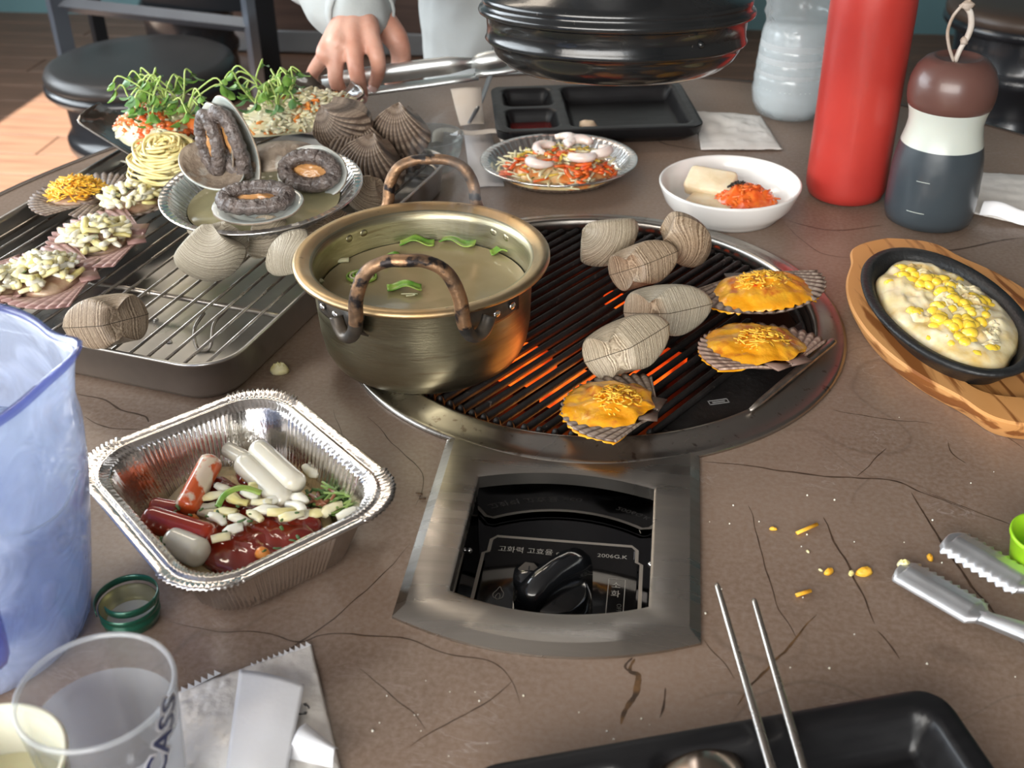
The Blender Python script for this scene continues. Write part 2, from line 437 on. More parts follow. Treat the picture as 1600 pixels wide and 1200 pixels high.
# ------------------------------------------------------------------ the round table
TR = .612
table = thing('barbecue_table', 'round brown stone-look restaurant table with a grill set in its centre', 'table', (0, 0, 0))
def circ(r, n=96, ph=0): return [(r * math.cos(2 * PI * i / n + ph), r * math.sin(2 * PI * i / n + ph)) for i in range(n)]
PX, PY0, PY1 = .0550, -.2125, -.317            # opening of the control box
def arcrow(x0, x1, y, sag, n=14): return [(x0 + (x1 - x0) * i / n, y + sag * (1 - (2 * i / n - 1) ** 2)) for i in range(n + 1)]
box_hole = arcrow(-PX - .004, PX + .004, PY1 - .004, -.0115) + list(reversed(arcrow(-PX - .004, PX + .004, PY0 + .004, .0095)))
mesh('tabletop', holed(circ(TR, 128), [list(reversed(circ(.172, 96))), list(reversed(box_hole))], -.03, 0), TABLEM, table, False)
mesh('edge_band', loft([[(x, y, z) for x, y in circ(r, 128)] for r, z in ((TR + .0005, -.031), (TR + .004, -.029), (TR + .004, -.002), (TR + .002, .0008), (TR - .003, .0012), (TR - .0045, .0002))], False, False),
     mat('dark_edge_band', (.07, .05, .04), .35), table)
mesh('pedestal', lathe([(.0, -.30), (.2, -.30), (.22, -.305), (.22, -.68), (.30, -.72), (.30, -.738), (0, -.738)], 40), mat('table_pedestal', (.03, .03, .032), .4, .5), table)

def vein(pts, wd, m, nm='vein'):
    """an inlaid vein: a ragged ribbon set into the top"""
    q = smooth_path([P(x, y, 0) for x, y in pts], 7); V, F = [], []
    for i, p in enumerate(q):
        t = (q[min(i + 1, len(q) - 1)] - q[max(i - 1, 0)]).normalized(); nrm = Vector((-t.y, t.x, 0))
        f = math.sin(PI * (i + .3) / (len(q) - .4)) ** .6
        a = wd * f * (.45 + .9 * abs(noise.noise(p * 130))) ; c = wd * f * (.45 + .9 * abs(noise.noise(p * 130 + Vector((5, 5, 5)))))
        p = p + nrm * (noise.noise(p * 60 + Vector((3, 1, 0))) * .0016)
        V += [(p + nrm * a + Vector((0, 0, .00012))), (p - nrm * c + Vector((0, 0, .00012)))]
        if i: k = 2 * i; F.append((k - 2, k - 1, k + 1, k))
    return mesh(nm, (V, F), m, table, False)
for pts, wd, m in (([(992, 1030), (985, 1048), (998, 1056), (992, 1085), (975, 1115), (970, 1132)], .0022, VEIN),
                   ([(988, 1028), (978, 1042), (990, 1052)], .0010, VEIND),
                   ([(1275, 960), (1240, 1000), (1205, 1040), (1180, 1062), (1150, 1102)], .0010, VEIN),
                   ([(1287, 808), (1300, 832), (1310, 860), (1330, 892), (1350, 935), (1368, 975)], .0010, VEIND),
                   ([(1425, 770), (1450, 812), (1480, 860), (1520, 915), (1555, 960), (1600, 1010)], .0012, VEIND),
                   ([(1370, 985), (1395, 1012), (1405, 1030)], .0006, VEIND),
                   ([(1170, 790), (1183, 838), (1200, 900), (1222, 960), (1245, 1000)], .0005, VEIND),
                   ([(1100, 722), (1150, 726), (1220, 736), (1300, 745), (1400, 752), (1440, 770), (1520, 800)], .0009, VEIND),
                   ([(120, 616), (165, 625), (190, 640), (225, 650), (232, 660)], .0012, VEIND),
                   ([(262, 972), (330, 985), (420, 990), (470, 1003), (520, 990), (640, 1000), (700, 1022), (770, 1033), (795, 1060), (812, 1100)], .0006, VEIND),
                   ([(640, 850), (560, 935), (470, 1003), (410, 1040), (330, 1062), (270, 1078)], .0007, VEIND),
                   ([(800, 1062), (760, 1100), (700, 1130), (640, 1165)], .0006, VEIND),
                   ([(1040, 1075), (1038, 1100), (1032, 1122)], .0008, VEIND),
                   ([(1230, 345), (1300, 360), (1380, 352)], .0010, VEIND), ([(1330, 470), (1400, 455), (1480, 462), (1560, 450)], .0008, VEIND),
                   ([(575, 650), (620, 700), (660, 740), (650, 790)], .0005, VEIND), ([(1500, 600), (1540, 660), (1600, 700)], .0007, VEIND),
                   ([(1000, 205), (1040, 225), (1100, 235)], .0016, VEIND),
                   ([(1440, 768), (1500, 790), (1560, 812), (1600, 830)], .0005, VEIND), ([(1100, 1000), (1130, 1035), (1150, 1060)], .0004, VEIND), ([(1300, 640), (1380, 655), (1460, 662)], .0005, VEIND),
                   ([(1480, 690), (1490, 710), (1510, 725)], .0006, VEIND), ([(1340, 745), (1370, 715), (1385, 700)], .0005, VEIND), ([(130, 650), (170, 668), (240, 672)], .0005, VEIND), ([(560, 1045), (600, 1075), (640, 1110), (665, 1140)], .0004, VEIND),
                   ([(1520, 840), (1560, 880), (1600, 905)], .0005, VEIND), ([(520, 640), (545, 700), (600, 735)], .0004, VEIND), ([(1225, 350), (1280, 395), (1340, 402)], .0005, VEIND), ([(1400, 380), (1480, 392), (1560, 376), (1600, 372)], .0014, VEIND)):
    vein(pts, wd, m)

# ------------------------------------------------------------------ the grill: trim ring, burner drum, grate, glowing tiles
ring = thing('grill_trim_ring', 'polished stainless trim ring around the round grill opening', 'trim ring', (0, 0, 0))
mesh('ring_plate', lathe([(.1905, .0002), (.1910, .0015), (.1900, .0032), (.1880, .0040), (.1865, .0036), (.180, .0052), (.1735, .0072), (.1700, .0084), (.1680, .0082), (.1668, .0068), (.1662, .004), (.1660, -.018), (.1650, -.018), (.1652, .004)], 160), RINGM, ring)
DRUM = mat('burner_drum', (.03, .024, .02), .5, .6, (.07, .03, .02), 14, bump=.2)
drum = thing('burner_drum', 'sooty black burner pan below the grill bars', 'burner', (0, 0, -.016))
mesh('pan', lathe([(.1645, 0), (.1640, -.03), (.15, -.075), (.10, -.085), (0, -.088)], 64), DRUM, drum)
mesh('burner_ring', lathe([(.062, -.046), (.066, -.042), (.098, -.042), (.102, -.046), (.102, -.07), (.062, -.07), (.062, -.046)], 48), DRUM, drum)
GLOW = emis('glowing_ceramic', (1.0, .11, .008), (.8, .05, .004), 1.5, .35, 30)
BD = Vector((math.cos(math.radians(57)), math.sin(math.radians(57)), 0)); BN = Vector((BD.y, -BD.x, 0))
tile_me = None
for k, (px, py, n, q) in enumerate(((812, 562, .034, .022), (838, 574, .024, .012), (1012, 578, .052, .019), (928, 588, .050, .014), (962, 462, .010, .014), (886, 600, .034, .012), (1050, 560, .016, .012))):
    c = P(px, py, -.036)
    t_ = mesh('ceramic_tile', xf(prism(rrect(n * 1.5, q * 1.3, .003, 3), -.008, 0, .001), T(c.x, c.y, c.z + .016) @ RZ(math.radians(57))), GLOW, drum, False)
    if k == 0: t_['label'] = 'glowing orange ceramic tile'
gl = bpy.data.lights.new('fire_light', 'POINT'); gl.energy = .10; gl.color = (1, .35, .08); gl.shadow_soft_size = .04
go = bpy.data.objects.new('fire_light', gl); sc.collection.objects.link(go); go.location = (0, -.07, -.03); go.parent = None
grate = thing('grill_grate', 'round black cast iron grill grate of slanting parallel bars', 'grate', (0, 0, 0))
GR = .1605
mesh('grate_rim', lathe([(GR, -.009), (GR + .003, -.009), (GR + .003, -.002), (GR + .001, -.0008), (GR - .001, -.002), (GR, -.009)], 120), IRON, grate)
n = -.153
while n < .124:
    h = math.sqrt(max(GR ** 2 - n * n, 0)) - .001
    h1 = h if n < .06 else min(h, .075)
    pts = [BN * n + BD * s for s in (-h, -h + .0015, -h + .004, h1 - .004, h1)]
    z = [-.0075, -.0005, .0012, .0012, -.001]
    pp = [p + Vector((0, 0, zz)) for p, zz in zip(pts, z)]
    V, F = tube(pp, [.0022, .0024, .0021, .0021, .0020], 8, 1.5)
    b1 = ball(.0030, 8, 6, scl=(1, 1, 1.9)); b1 = xf(b1, T(*(BN * n - BD * (h - .001) + Vector((0, 0, .0005)))))
    mesh('grate_bar', join((V, F), b1), IRON, grate)
    n += .00955
sp = []
for i in range(25):
    a = -.165 + .33 * i / 24
side = [(BN * n_ + BD * s_) for n_, s_ in [(.1245, -math.sqrt(GR ** 2 - .1245 ** 2) + .001)]]
pl = []
for i in range(30):
    s_ = -math.sqrt(GR ** 2 - .1245 ** 2) + (2 * math.sqrt(GR ** 2 - .1245 ** 2)) * i / 29
    n_ = math.sqrt(max(GR ** 2 - s_ * s_, .1245 ** 2)); v_ = BN * n_ + BD * s_; pl.append((v_.x, v_.y))
mesh('side_plate', prism(pl, -.006, -.001, .0006), IRON, grate, False)
st = BN * .136 - BD * .035
mesh('cast_mark', xf(join(box(0, .0022, 0, .014, .0006, .0005), box(0, -.0022, 0, .014, .0006, .0005), box(-.0068, 0, 0, .0006, .005, .0005), box(.0068, 0, 0, .0006, .005, .0005), box(0, 0, 0, .009, .0012, .0005)), T(st.x, st.y, -.0008) @ RZ(math.radians(20))), mat('mark_grey', (.2, .2, .2), .5), grate, False)
rod = thing('steel_rod', 'bare steel lifting rod resting across the right lip of the trim ring', 'rod', (0, 0, 0))
a, b = P(1172, 641, .0105), P(1302, 533, .0125)
mesh('rod_shaft', tube([a, a + (b - a) * .12, b - (b - a) * .02, b], [.0015, .0026, .0036, .0032], 10, .7), mat('scuffed_rod', (.58, .54, .5), .3, 1.0, (.3, .26, .22), 90, rough2=.45), rod)

# ------------------------------------------------------------------ the control panel in the tabletop
pan = thing('grill_control_panel', 'stainless framed grill control box with black glass plate and knob', 'control panel', (0, 0, 0))
def pan_outline(x, yb, yt, sb, st_, r=0.0):
    a = arcrow(-x, x, yb, sb, 20); c = list(reversed(arcrow(-x, x, yt, st_, 20)))
    return a + c
o3 = pan_outline(.0815, -.3365, -.1730, -.0185, -.0205)
o2 = pan_outline(.0755, -.3300, -.1740, -.0185, -.0195)
i1 = pan_outline(PX + .0006, PY1 - .0006, PY0 + .0006, -.0115, .0095)
i2 = pan_outline(PX - .001, PY1 + .001, PY0 - .001, -.0115, .0095)
top_y = []
rings = [[(x, y, .0002) for x, y in o3], [(x, y, .0018) for x, y in o3], [(x, y, .0052) for x, y in o2], [(x, y, .0052) for x, y in i1], [(x, y, .0045) for x, y in i2], [(x, y, -.004) for x, y in i2]]
o = mesh('panel_frame', loft(rings, False, False), STEEL, pan, True, sharp=25)
BOXM = mat('polished_box_wall', (.12, .12, .125), .05, 1.0, (.09, .09, .10), 8, rough2=.09)
BZ = -.042
j1 = pan_outline(PX + .0005, PY1 - .0005, PY0 + .0005, -.0115, .0095)
mesh('box_wall', loft([[(x, y, .0044) for x, y in j1], [(x, y, BZ) for x, y in j1]], False, True), BOXM, pan, True, sharp=25)
GLS = mat('black_glass_plate', (.008, .007, .007), .06, 0, coat=1.0)
SILV = mat('printed_silver', (.55, .50, .43), .35, .6)
PRNT = mat('printed_grey', (.62, .60, .55), .5)
gp = mesh('glass_plate', prism([(-.047, -.328), (.047, -.328), (.047, -.2335), (.0445, -.231), (.0445, -.2215), (.042, -.219), (-.042, -.219), (-.0445, -.2215), (-.0445, -.231), (-.047, -.2335)], BZ + .0002, BZ + .0035, .0004), GLS, pan, False)
zb = BZ + .0037
def border(pts, wd, m, par, z, nm='silver_border'):
    V, F = [], []
    for i, p in enumerate(pts):
        a = Vector(pts[max(i - 1, 0)]); c = Vector(pts[min(i + 1, len(pts) - 1)]); t = (c - a).normalized(); q = Vector((-t.y, t.x)) * wd / 2
        V += [(p[0] + q.x, p[1] + q.y, z), (p[0] - q.x, p[1] - q.y, z)]
        if i: k = 2 * i; F.append((k - 2, k - 1, k + 1, k))
    return mesh(nm, (V, F), m, par, False)
border([(-.0495, -.300), (-.0490, -.2345), (-.0460, -.2325), (-.0458, -.2215), (-.0425, -.2178), (.0425, -.2178), (.0458, -.2215), (.0460, -.2325), (.0490, -.2345), (.0495, -.300)], .0022, SILV, gp, zb)
text('고화력 고효율 eco', .0060, PRNT, gp, T(-.0405, -.2315, zb))
text('2006G.K', .0046, PRNT, gp, T(.0215, -.2300, zb), sx=1.12)
border([(.0300, -.249), (.0400, -.249), (.0400, -.290), (.0300, -.290), (.0300, -.249)], .0004, PRNT, gp, zb, 'printed_box')
text('소', .0062, PRNT, gp, T(.0318, -.2565, zb)); text('화', .0062, PRNT, gp, T(.0318, -.2640, zb))
text('OFF', .0040, mat('faint_print', (.12, .12, .11), .5), gp, T(.0360, -.270, zb) @ RZ(-PI / 2))
fl = [(0, -.0045), (-.0026, -.003), (-.0030, 0), (-.0014, .0028), (.0002, .0062), (.0016, .0035), (.0031, .0006), (.0027, -.003), (0.0006, -.0045)]
mesh('flame_icon', xf(tube([(x, y, 0) for x, y in smooth_path([(a, b, 0) for a, b in fl], 4) for _ in [0]] if False else [Vector((p.x, p.y, 0)) for p in smooth_path([(a, b, 0) for a, b in fl], 4)], .00022, 5), T(-.0345, -.2700, zb)), PRNT, gp)
mesh('flame_icon', xf(tube([Vector((p.x, p.y, 0)) for p in smooth_path([(-.0008, -.0044, 0), (-.0013, -.0022, 0), (.0001, .0006, 0), (.0013, -.0016, 0), (.001, -.0042, 0)], 4)], .0002, 5), T(-.0345, -.2700, zb)), PRNT, gp)
mesh('flame_icon', xf(tube([Vector((p.x, p.y, 0)) for p in smooth_path([(-.002, -.001, 0), (-.0013, .0022, 0), (.0009, .003, 0)], 4)], .0002, 5), T(-.0225, -.2510, zb)), PRNT, gp)
KN = mat('knob_black', (.010, .011, .013), .14, 0, coat=.6)
kn = mesh('knob', xf(lathe([(0.0195, 0), (.0205, .001), (.0200, .006), (.0180, .011), (.0165, .0125), (0, .0128)], 48), T(-.0015, -.276, BZ + .0036) @ Matrix.Scale(1.15, 4)), KN, pan)
g = []
for u, hw, hz in ((-.0215, .0048, .014), (-.019, .0072, .021), (-.010, .0066, .0245), (0, .0062, .0255), (.010, .0066, .0245), (.019, .0072, .021), (.0215, .0048, .014)):
    g.append([(u, -hw, 0), (u, -hw * .95, hz * .7), (u, -hw * .7, hz * .95), (u, 0, hz), (u, hw * .7, hz * .95), (u, hw * .95, hz * .7), (u, hw, 0)])
grip = mesh('knob_grip', xf(loft(g, True, True), T(-.0005, -.274, BZ + .004) @ RZ(math.radians(52)) @ Matrix.Scale(1.24, 4)), KN, kn)
mesh('knob_pointer', xf(prism([(0, -.0001), (.009, -.0012), (.0100, .006), (.0055, .0098), (.0005, .0098), (-.003, .005)], 0, .0010, .0002), T(-.0195, -.2760, BZ + .0235) @ RX(math.radians(22)) @ RZ(math.radians(-4))), mat('pointer_grey', (.09, .08, .07), .3, .3), kn, False)
mesh('pointer_lobe', xf(lathe([(.0098, 0), (.0100, .018), (.0094, .0222), (0, .0226)], 32), T(-.0150, -.2735, BZ + .0036)), KN, kn)
mesh('pointer_line', xf(box(0, 0, 0, .0007, .004, .0003), T(-.0158, -.2716, BZ + .0265) @ RX(math.radians(22))), KN, kn, False)
for x in (-.0255, .0215):
    mesh('screw', xf(ball(.0032, 14, 8, scl=(1, 1, .7)), T(x, -.287, BZ + .0042)), CHROME, pan)
for x in (-.0540, .0540):
    mesh('side_screw', xf(ball(.0018, 12, 8), T(x * 1.005, -.252, -.022)), CHROME, pan)
mesh('wire', tube(smooth_path([(.044, -.2065, -.004), (.0425, -.2075, -.012), (.0435, -.2070, -.024), (.0475, -.2095, -.034)], 6), .0004, 6), mat('thin_wire', (.5, .48, .42), .3, .8), pan)

# ------------------------------------------------------------------ the exhaust hood hanging over the grill
hp = D(961, 60, .838)
hood = thing('exhaust_hood', 'glossy black round exhaust hood hanging over the grill', 'hood', hp, (math.radians(-6.5), 0, 0))
prof = [(.058, .004), (.0655, -.0185), (.0690, -.0200), (.0735, -.0195), (.0800, -.0165), (.0870, -.0105), (.0905, -.0045), (.0915, -.0010), (.0940, -.0004), (.0952, .0012), (.0940, .0035), (.0936, .008),
        (.0944, .0170), (.0965, .0178), (.0992, .0190), (.1000, .0212), (.0990, .0235), (.0965, .0245), (.0972, .0270), (.0975, .0290), (.0962, .0308), (.0920, .0330), (.084, .0375), (.070, .044), (.058, .052), (.0545, .060), (.0545, .080)]
mesh('hood_shell', lathe(prof, 96), GLOSSB, hood)
mesh('hood_liner', lathe([(.058, .004), (.070, -.008), (.082, .0), (.086, .012), (.06, .043), (.0535, .06), (.0535, .3)], 64), mat('hood_inner', (.02, .02, .02), .5, .5), hood)
mesh('duct_pipe', xf(lathe([(.0545, .0), (.0555, .004), (.0555, .40), (.058, .405), (.058, 1.58)], 48), T(0, 0, .068) @ RX(math.radians(6.5))), mat('duct_steel', (.35, .35, .36), .3, 1.0), hood)
rv = Vector((math.cos(-.87), math.sin(-.87), 0)) * .0938
mesh('rivet', xf(ball(.0024, 12, 8), T(rv.x, rv.y, .009)), GLOSSB, hood)

# ------------------------------------------------------------------ the gilt pot with soup
PZ = .0045
RZp = .096                                   # rim height above the grate
pr = (P(459, 400, PZ + RZp) + P(861, 395, PZ + RZp)) / 2
rimc = P(660, 398, PZ + RZp)
PC = Vector((-.1145, -.0690, PZ))
PSZ = .84
pot = thing('soup_pot', 'dented gilt aluminium pot of clear soup standing on the grill', 'pot', PC, scale=(1.018, 1.018, PSZ))
mesh('pot_body', lathe([(0, .0015), (.050, .0012), (.060, .003), (.0675, .010), (.0715, .020), (.0735, .035), (.0745, .060), (.0752, .082), (.0765, .089), (.0795, .0930), (.0795, .0945), (.0745, .0915), (.0732, .084), (.0725, .060), (.0715, .035), (.0695, .021), (.0655, .012), (.058, .0052), (0, .0035)], 96), BRASSY, pot)
mesh('pot_rim', lathe([(.0742, .0905), (.0775, .0938), (.0815, .0958), (.0850, .0962), (.0872, .0945), (.0872, .0918), (.0855, .0905), (.0835, .0912), (.0815, .0925), (.078, .0915), (.0755, .0885)], 96), RIMM, pot)
SOUP = mat('clear_broth', (.36, .30, .17), .04, 0, (.26, .20, .10), 14, coat=.5, bump=.12, bscale=30)
LZ = .0640
mesh('broth', lathe([(.0718, LZ + .0006), (.070, LZ), (0, LZ)], 64), SOUP, pot)
LEEK = mat('leek_green', (.10, .26, .03), .3, 0, (.35, .46, .10), 60, sss=.2, ssr=(.3, 1, .1))
ONI = mat('pale_onion', (.62, .60, .40), .25, 0, (.50, .50, .30), 30, sss=.3)
def leek(px, py, L, W, ang, lab, curl=.004):
    c = P(px, py, PZ + LZ * PSZ + .001)
    t_ = thing('leek_piece', lab, 'leek', c, ang)
    mesh('leaf', sheet(lambda u, v: ((u - .5) * L, (v - .5) * W + .002 * math.sin(u * 5), .0012 + curl * (abs(v - .5) * 2) ** 2 * .5 + .0015 * math.sin(u * 7 + px)), 14, 7), LEEK, t_)
    thick(t_.children[0], .0008); return t_
leek(652, 381, .026, .010, .15, 'dark green leek slice floating at the far side of the soup')
leek(716, 381, .027, .011, -.15, 'bright green leek slice beside the darker one in the soup')
leek(783, 396, .015, .008, .4, 'small leek slice floating at the right edge of the soup')
leek(612, 408, .018, .010, .9, 'leek slice standing up above the soup, left of centre')
leek(632, 452, .024, .009, .25, 'leek slice floating behind the near pot handle')
t_ = thing('leek_ring', 'cut leek round floating at the left of the soup', 'leek', P(565, 432, PZ + LZ * PSZ + .0015))
for i, rr in enumerate((.0105, .0082, .0058, .0034)):
    mesh('layer', xf(tube([(rr * math.cos(a), rr * .8 * math.sin(a), i * .0004) for a in [2 * PI * k / 28 for k in range(28)]], .0009, 6, 1.6, closed=True), Matrix()), LEEK if i % 2 == 0 else ONI, t_)
t_ = thing('onion_slice', 'pale curved onion slice at the left edge of the soup', 'onion', P(540, 428, PZ + LZ * PSZ + .001))
mesh('slice', tube([(.021 * math.cos(a), .021 * math.sin(a), .001) for a in [1.7 + k * 2.3 / 18 for k in range(19)]], .0028, 8, .6), ONI, t_)
for i, (x, y, a) in enumerate(((560, 446, -.3), (640, 460, .4), (648, 463, 2.0))):
    c = P(x, y, PZ + LZ * PSZ + .0014)
    tag(mesh('bean_sprout_thread', tube(smooth_path([c - Vector((.006, 0, 0)), c + Vector((0, .001 * (i - 1), .0005)), c + Vector((.006 * math.cos(a), .004 * math.sin(a), 0))], 4), .0005, 6), ONI), 'fine pale thread floating in the soup behind the pot handle', 'sprout', 'pale threads in the soup')
def pot_handle(name, lab, ang):
    h = thing('tmp', None, None); bpy.data.objects.remove(h)
    rot = RZ(ang)
    half = [(.0785, .0480, .0855), (.0825, .0455, .0805), (.0880, .0415, .0780), (.0935, .0365, .0810), (.0970, .0330, .0900), (.0995, .0310, .106), (.1010, .0240, .1205), (.1018, .0120, .1270)]
    if ang < 0: half = [(x - .004 * max(0, (z - .0805) / .04), y, .0780 + (z - .0780) * (1.38 if z > .078 else 1)) for x, y, z in half]
    loc = [(x, -y, z) for x, y, z in half] + [(.102 - (.004 if ang < 0 else 0), 0, .1278 + (.0190 if ang < 0 else 0))] + list(reversed(half))
    q = smooth_path(loc, 5)
    hv_ = xf(tube(q, .0046, 12), rot)
    o = mesh('handle', hv_, [HANDM, SOOT], pot, idx=[1 if hv_[0][f[0]].z < (.093 if ang < 0 else .080) else 0 for f in hv_[1]])
    o['label'] = lab
    for s in (-1, 1):
        def br(u, v):
            a = s * (.40 + .62 * u); rr = .0757 + .0012
            zc = .0770; h_ = .0110 * (1 - .30 * u)
            k = 1 - .0
            return ((rr + .0065 * (1 - u) ** 2 * math.sin(PI * v)) * math.cos(a), (rr + .0065 * (1 - u) ** 2 * math.sin(PI * v)) * math.sin(a), zc + (v - .5) * 2 * h_)
        bb = mesh('bracket', xf(sheet(br, 12, 9), rot), SOOT, o); thick(bb, .0014)
        for a in (.72, .90):
            mesh('rivet', xf(ball(.0030, 14, 8, scl=(.5, 1, 1)), rot @ RZ(s * a) @ T(.0790, 0, .0775)), CHROME, o)
            mesh('rivet', xf(ball(.0036, 14, 8, scl=(.45, 1, 1)), rot @ RZ(s * (a - .02)) @ T(.0738, 0, .0815)), BRASSY, o)
pot_handle('near', 'scorched brown handle nearest the camera', math.radians(-83))
pot_handle('far', 'far handle with worn metal finish', math.radians(97))

# ------------------------------------------------------------------ shells
def shell_mat(name, light, dark, freq, k=.9, bumpk=.5, radial=0, radk=.0):
    m = bpy.data.materials.new(name); m.use_nodes = True; nt = m.node_tree; b = nt.nodes['Principled BSDF']; N = nt.nodes.new; L = nt.links.new
    b.inputs['Roughness'].default_value = .42
    uv = N('ShaderNodeUVMap'); sp = N('ShaderNodeSeparateXYZ'); L(uv.outputs[0], sp.inputs[0])
    tc = N('ShaderNodeTexCoord'); n = N('ShaderNodeTexNoise'); n.inputs['Scale'].default_value = 45; n.inputs['Detail'].default_value = 4; L(tc.outputs['Object'], n.inputs['Vector'])
    a = N('ShaderNodeMath'); a.operation = 'MULTIPLY_ADD'; L(sp.outputs[0], a.inputs[0]); a.inputs[1].default_value = freq
    s0 = N('ShaderNodeMath'); s0.operation = 'MULTIPLY'; L(n.outputs[0], s0.inputs[0]); s0.inputs[1].default_value = 1.6; L(s0.outputs[0], a.inputs[2])
    # one-dimensional noise along the growth direction gives uneven rings
    c = N('ShaderNodeTexNoise'); c.noise_dimensions = '1D'; c.inputs['Detail'].default_value = 3; c.inputs['Scale'].default_value = 1.0; L(a.outputs[0], c.inputs['W'])
    r = N('ShaderNodeMapRange'); r.inputs[1].default_value = .38; r.inputs[2].default_value = .64; L(c.outputs[0], r.inputs[0])
    mx = N('ShaderNodeMix'); mx.data_type = 'RGBA'; mx.inputs[6].default_value = (*dark, 1); mx.inputs[7].default_value = (*light, 1)
    L(r.outputs[0], mx.inputs[0])
    n2 = N('ShaderNodeTexNoise'); n2.inputs['Scale'].default_value = 28; n2.inputs['Detail'].default_value = 5; L(tc.outputs['Object'], n2.inputs['Vector'])
    r2 = N('ShaderNodeMapRange'); r2.inputs[1].default_value = .35; r2.inputs[2].default_value = .68; r2.inputs[4].default_value = .6; L(n2.outputs[0], r2.inputs[0])
    m2 = N('ShaderNodeMix'); m2.data_type = 'RGBA'; L(r2.outputs[0], m2.inputs[0]); L(mx.outputs[2], m2.inputs[6])
    m2.inputs[7].default_value = (*[(p + q) * .5 * .8 for p, q in zip(light, dark)], 1)
    fin = m2.outputs[2]
    if radial:
        m3 = N('ShaderNodeMix'); m3.data_type = 'RGBA'; m3.inputs[6].default_value = (*[q * radk for q in dark], 1); L(fin, m3.inputs[7])
        r3 = N('ShaderNodeMapRange'); r3.inputs[1].default_value = .1; r3.inputs[2].default_value = .6; L(sp.outputs[1], r3.inputs[0]); L(r3.outputs[0], m3.inputs[0]); fin = m3.outputs[2]
    L(fin, b.inputs['Base Color'])
    bp = N('ShaderNodeBump'); bp.inputs['Strength'].default_value = bumpk; bp.inputs['Distance'].default_value = .0012; L(c.outputs[0], bp.inputs['Height']); L(bp.outputs[0], b.inputs['Normal'])
    return m
CLAMS = [shell_mat('clam_shell_cream', (.70, .61, .46), (.20, .15, .095), 60), shell_mat('clam_shell_tan', (.56, .44, .31), (.15, .095, .055), 36),
         shell_mat('clam_shell_grey', (.64, .58, .45), (.19, .155, .11), 80)]
ARKM = shell_mat('ark_shell_brown', (.36, .28, .21), (.13, .085, .06), 14, radial=1, radk=.45)
LIG = mat('ligament', (.05, .035, .02), .6)
def valve_vf(L, H, W, ux=-.20, ns=18, nt=56, ribs=0, ra=0.0, point=.22):
    Ux, Uy = ux * L, .505 * H
    V, F, UV = [], [], []
    for i in range(ns + 1):
        s = i / ns
        for j in range(nt):
            th = 2 * PI * j / nt
            x = .5 * L * math.sin(th); y = .5 * H * math.cos(th)
            k = x / (.5 * L)
            y = y * (1 - point * max(k, 0) ** 1.5) - .05 * H * max(k, 0) ** 2
            y *= 1 - .26 * max(-k, 0) ** 2.5
            if math.cos(th) > 0: y *= 1 - .46 * abs(math.sin(th)) ** .8
            if math.cos(th) > 0: y -= .025 * H * math.exp(-((x - Ux) / (.17 * L)) ** 2)
            dx, dy = x - Ux, y - Uy
            q = min(1, math.hypot(dx, dy) / (.72 * H)); wq = .14 + .86 * q ** .62
            ss = s ** .92; s2 = min(1, s * 4.5) ** .55; s3 = min(1, s * 2.6)
            rho = min(1, math.hypot(dx, dy) * ss / (.60 * H)); gz = .46 + .54 * math.sin(rho * PI / 2) ** .9
            z = W * (1 - s ** 2.6) ** .62 * gz
            rb = 0
            if ribs:
                a = math.atan2(dx, -dy); rb = ra * math.cos(a * ribs) * min(1, s * 1.6) * (1 if abs(a) < 2.2 else .3)
            curl = .08 * H * (1 - s) ** 2 * (1 if z else 0)
            e = 1 + (rb * .6)
            V.append((Ux + dx * ss * e, Uy + dy * ss * e + .045 * H * math.sin(PI * s) * (1 - q), max(z * (1 + rb * 2.2), 0.0002 if s < 1 else 0)))
            UV.append((math.hypot(dx * ss, dy * ss) / (.98 * H) + .12 * z / W, .5 + .5 * rb / ra if ribs else .5))
    for i in range(ns):
        for j in range(nt):
            k = (j + 1) % nt; F.append((i * nt + k, i * nt + j, (i + 1) * nt + j, (i + 1) * nt + k))
    F.append(tuple(range(nt)))
    return (V, F), UV
def make_valve_mesh(name, side, m, **kw):
    (V, F), UV = valve_vf(**kw)
    if side < 0: V = [(x, y, -z * .96) for x, y, z in V]; F = [tuple(reversed(f)) for f in F]
    me = bpy.data.meshes.new(name); me.from_pydata(V, [], F); me.materials.append(m)
    me.polygons.foreach_set('use_smooth', [True] * len(F))
    l = me.uv_layers.new(name='UVMap')
    for lp in me.loops: l.data[lp.index].uv = UV[lp.vertex_index]
    return me
VM = {}
def shellfish(kind, mi, label, cat, a, b, dors, group=None, name='clam', lift=0.0, zc=None, wide=1.0, grow=1.0):
    """a, b: ends of the long axis; dors: the direction of the hinge side"""
    if kind == 'clam': kw = dict(L=1, H=.70, W=.285); m = CLAMS[mi]
    else: kw = dict(L=1, H=.84, W=.36, ribs=46, ra=.022, nt=330, ns=14, point=.1, ux=-.05); m = ARKM
    key = (kind, mi)
    if key not in VM:
        VM[key] = [make_valve_mesh('shell_valve', s, m, **kw) for s in (1, -1)]
        (v0, _), _u = valve_vf(**{**kw, 'ns': 4}); nt_ = kw.get('nt', 56); out_ = v0[-nt_:]
        sm_ = bpy.data.meshes.new('seam'); vf_ = loft([[(x * 1.004, y * 1.004, z) for x, y, _z in out_] for z in (-.0035, .0035)], False, False)
        sm_.from_pydata(vf_[0], [], vf_[1]); sm_.materials.append(LIG); VM[key].append(sm_)
    a, b = Vector(a), Vector(b); L = (b - a).length * grow
    o = thing(name, label, cat)
    o.matrix_world = basis((a + b) / 2 + Vector((0, 0, lift)), b - a, dors) @ Matrix.Diagonal((L, L, L * wide, 1))
    for me in VM[key]: link(me.name.split('.')[0], me, o)
    mesh('ligament', xf(ball(.5, 10, 6, scl=(.13, .04, .035)), T(.0, .27, 0)), LIG, o)
    if group: o['group'] = group
    return o
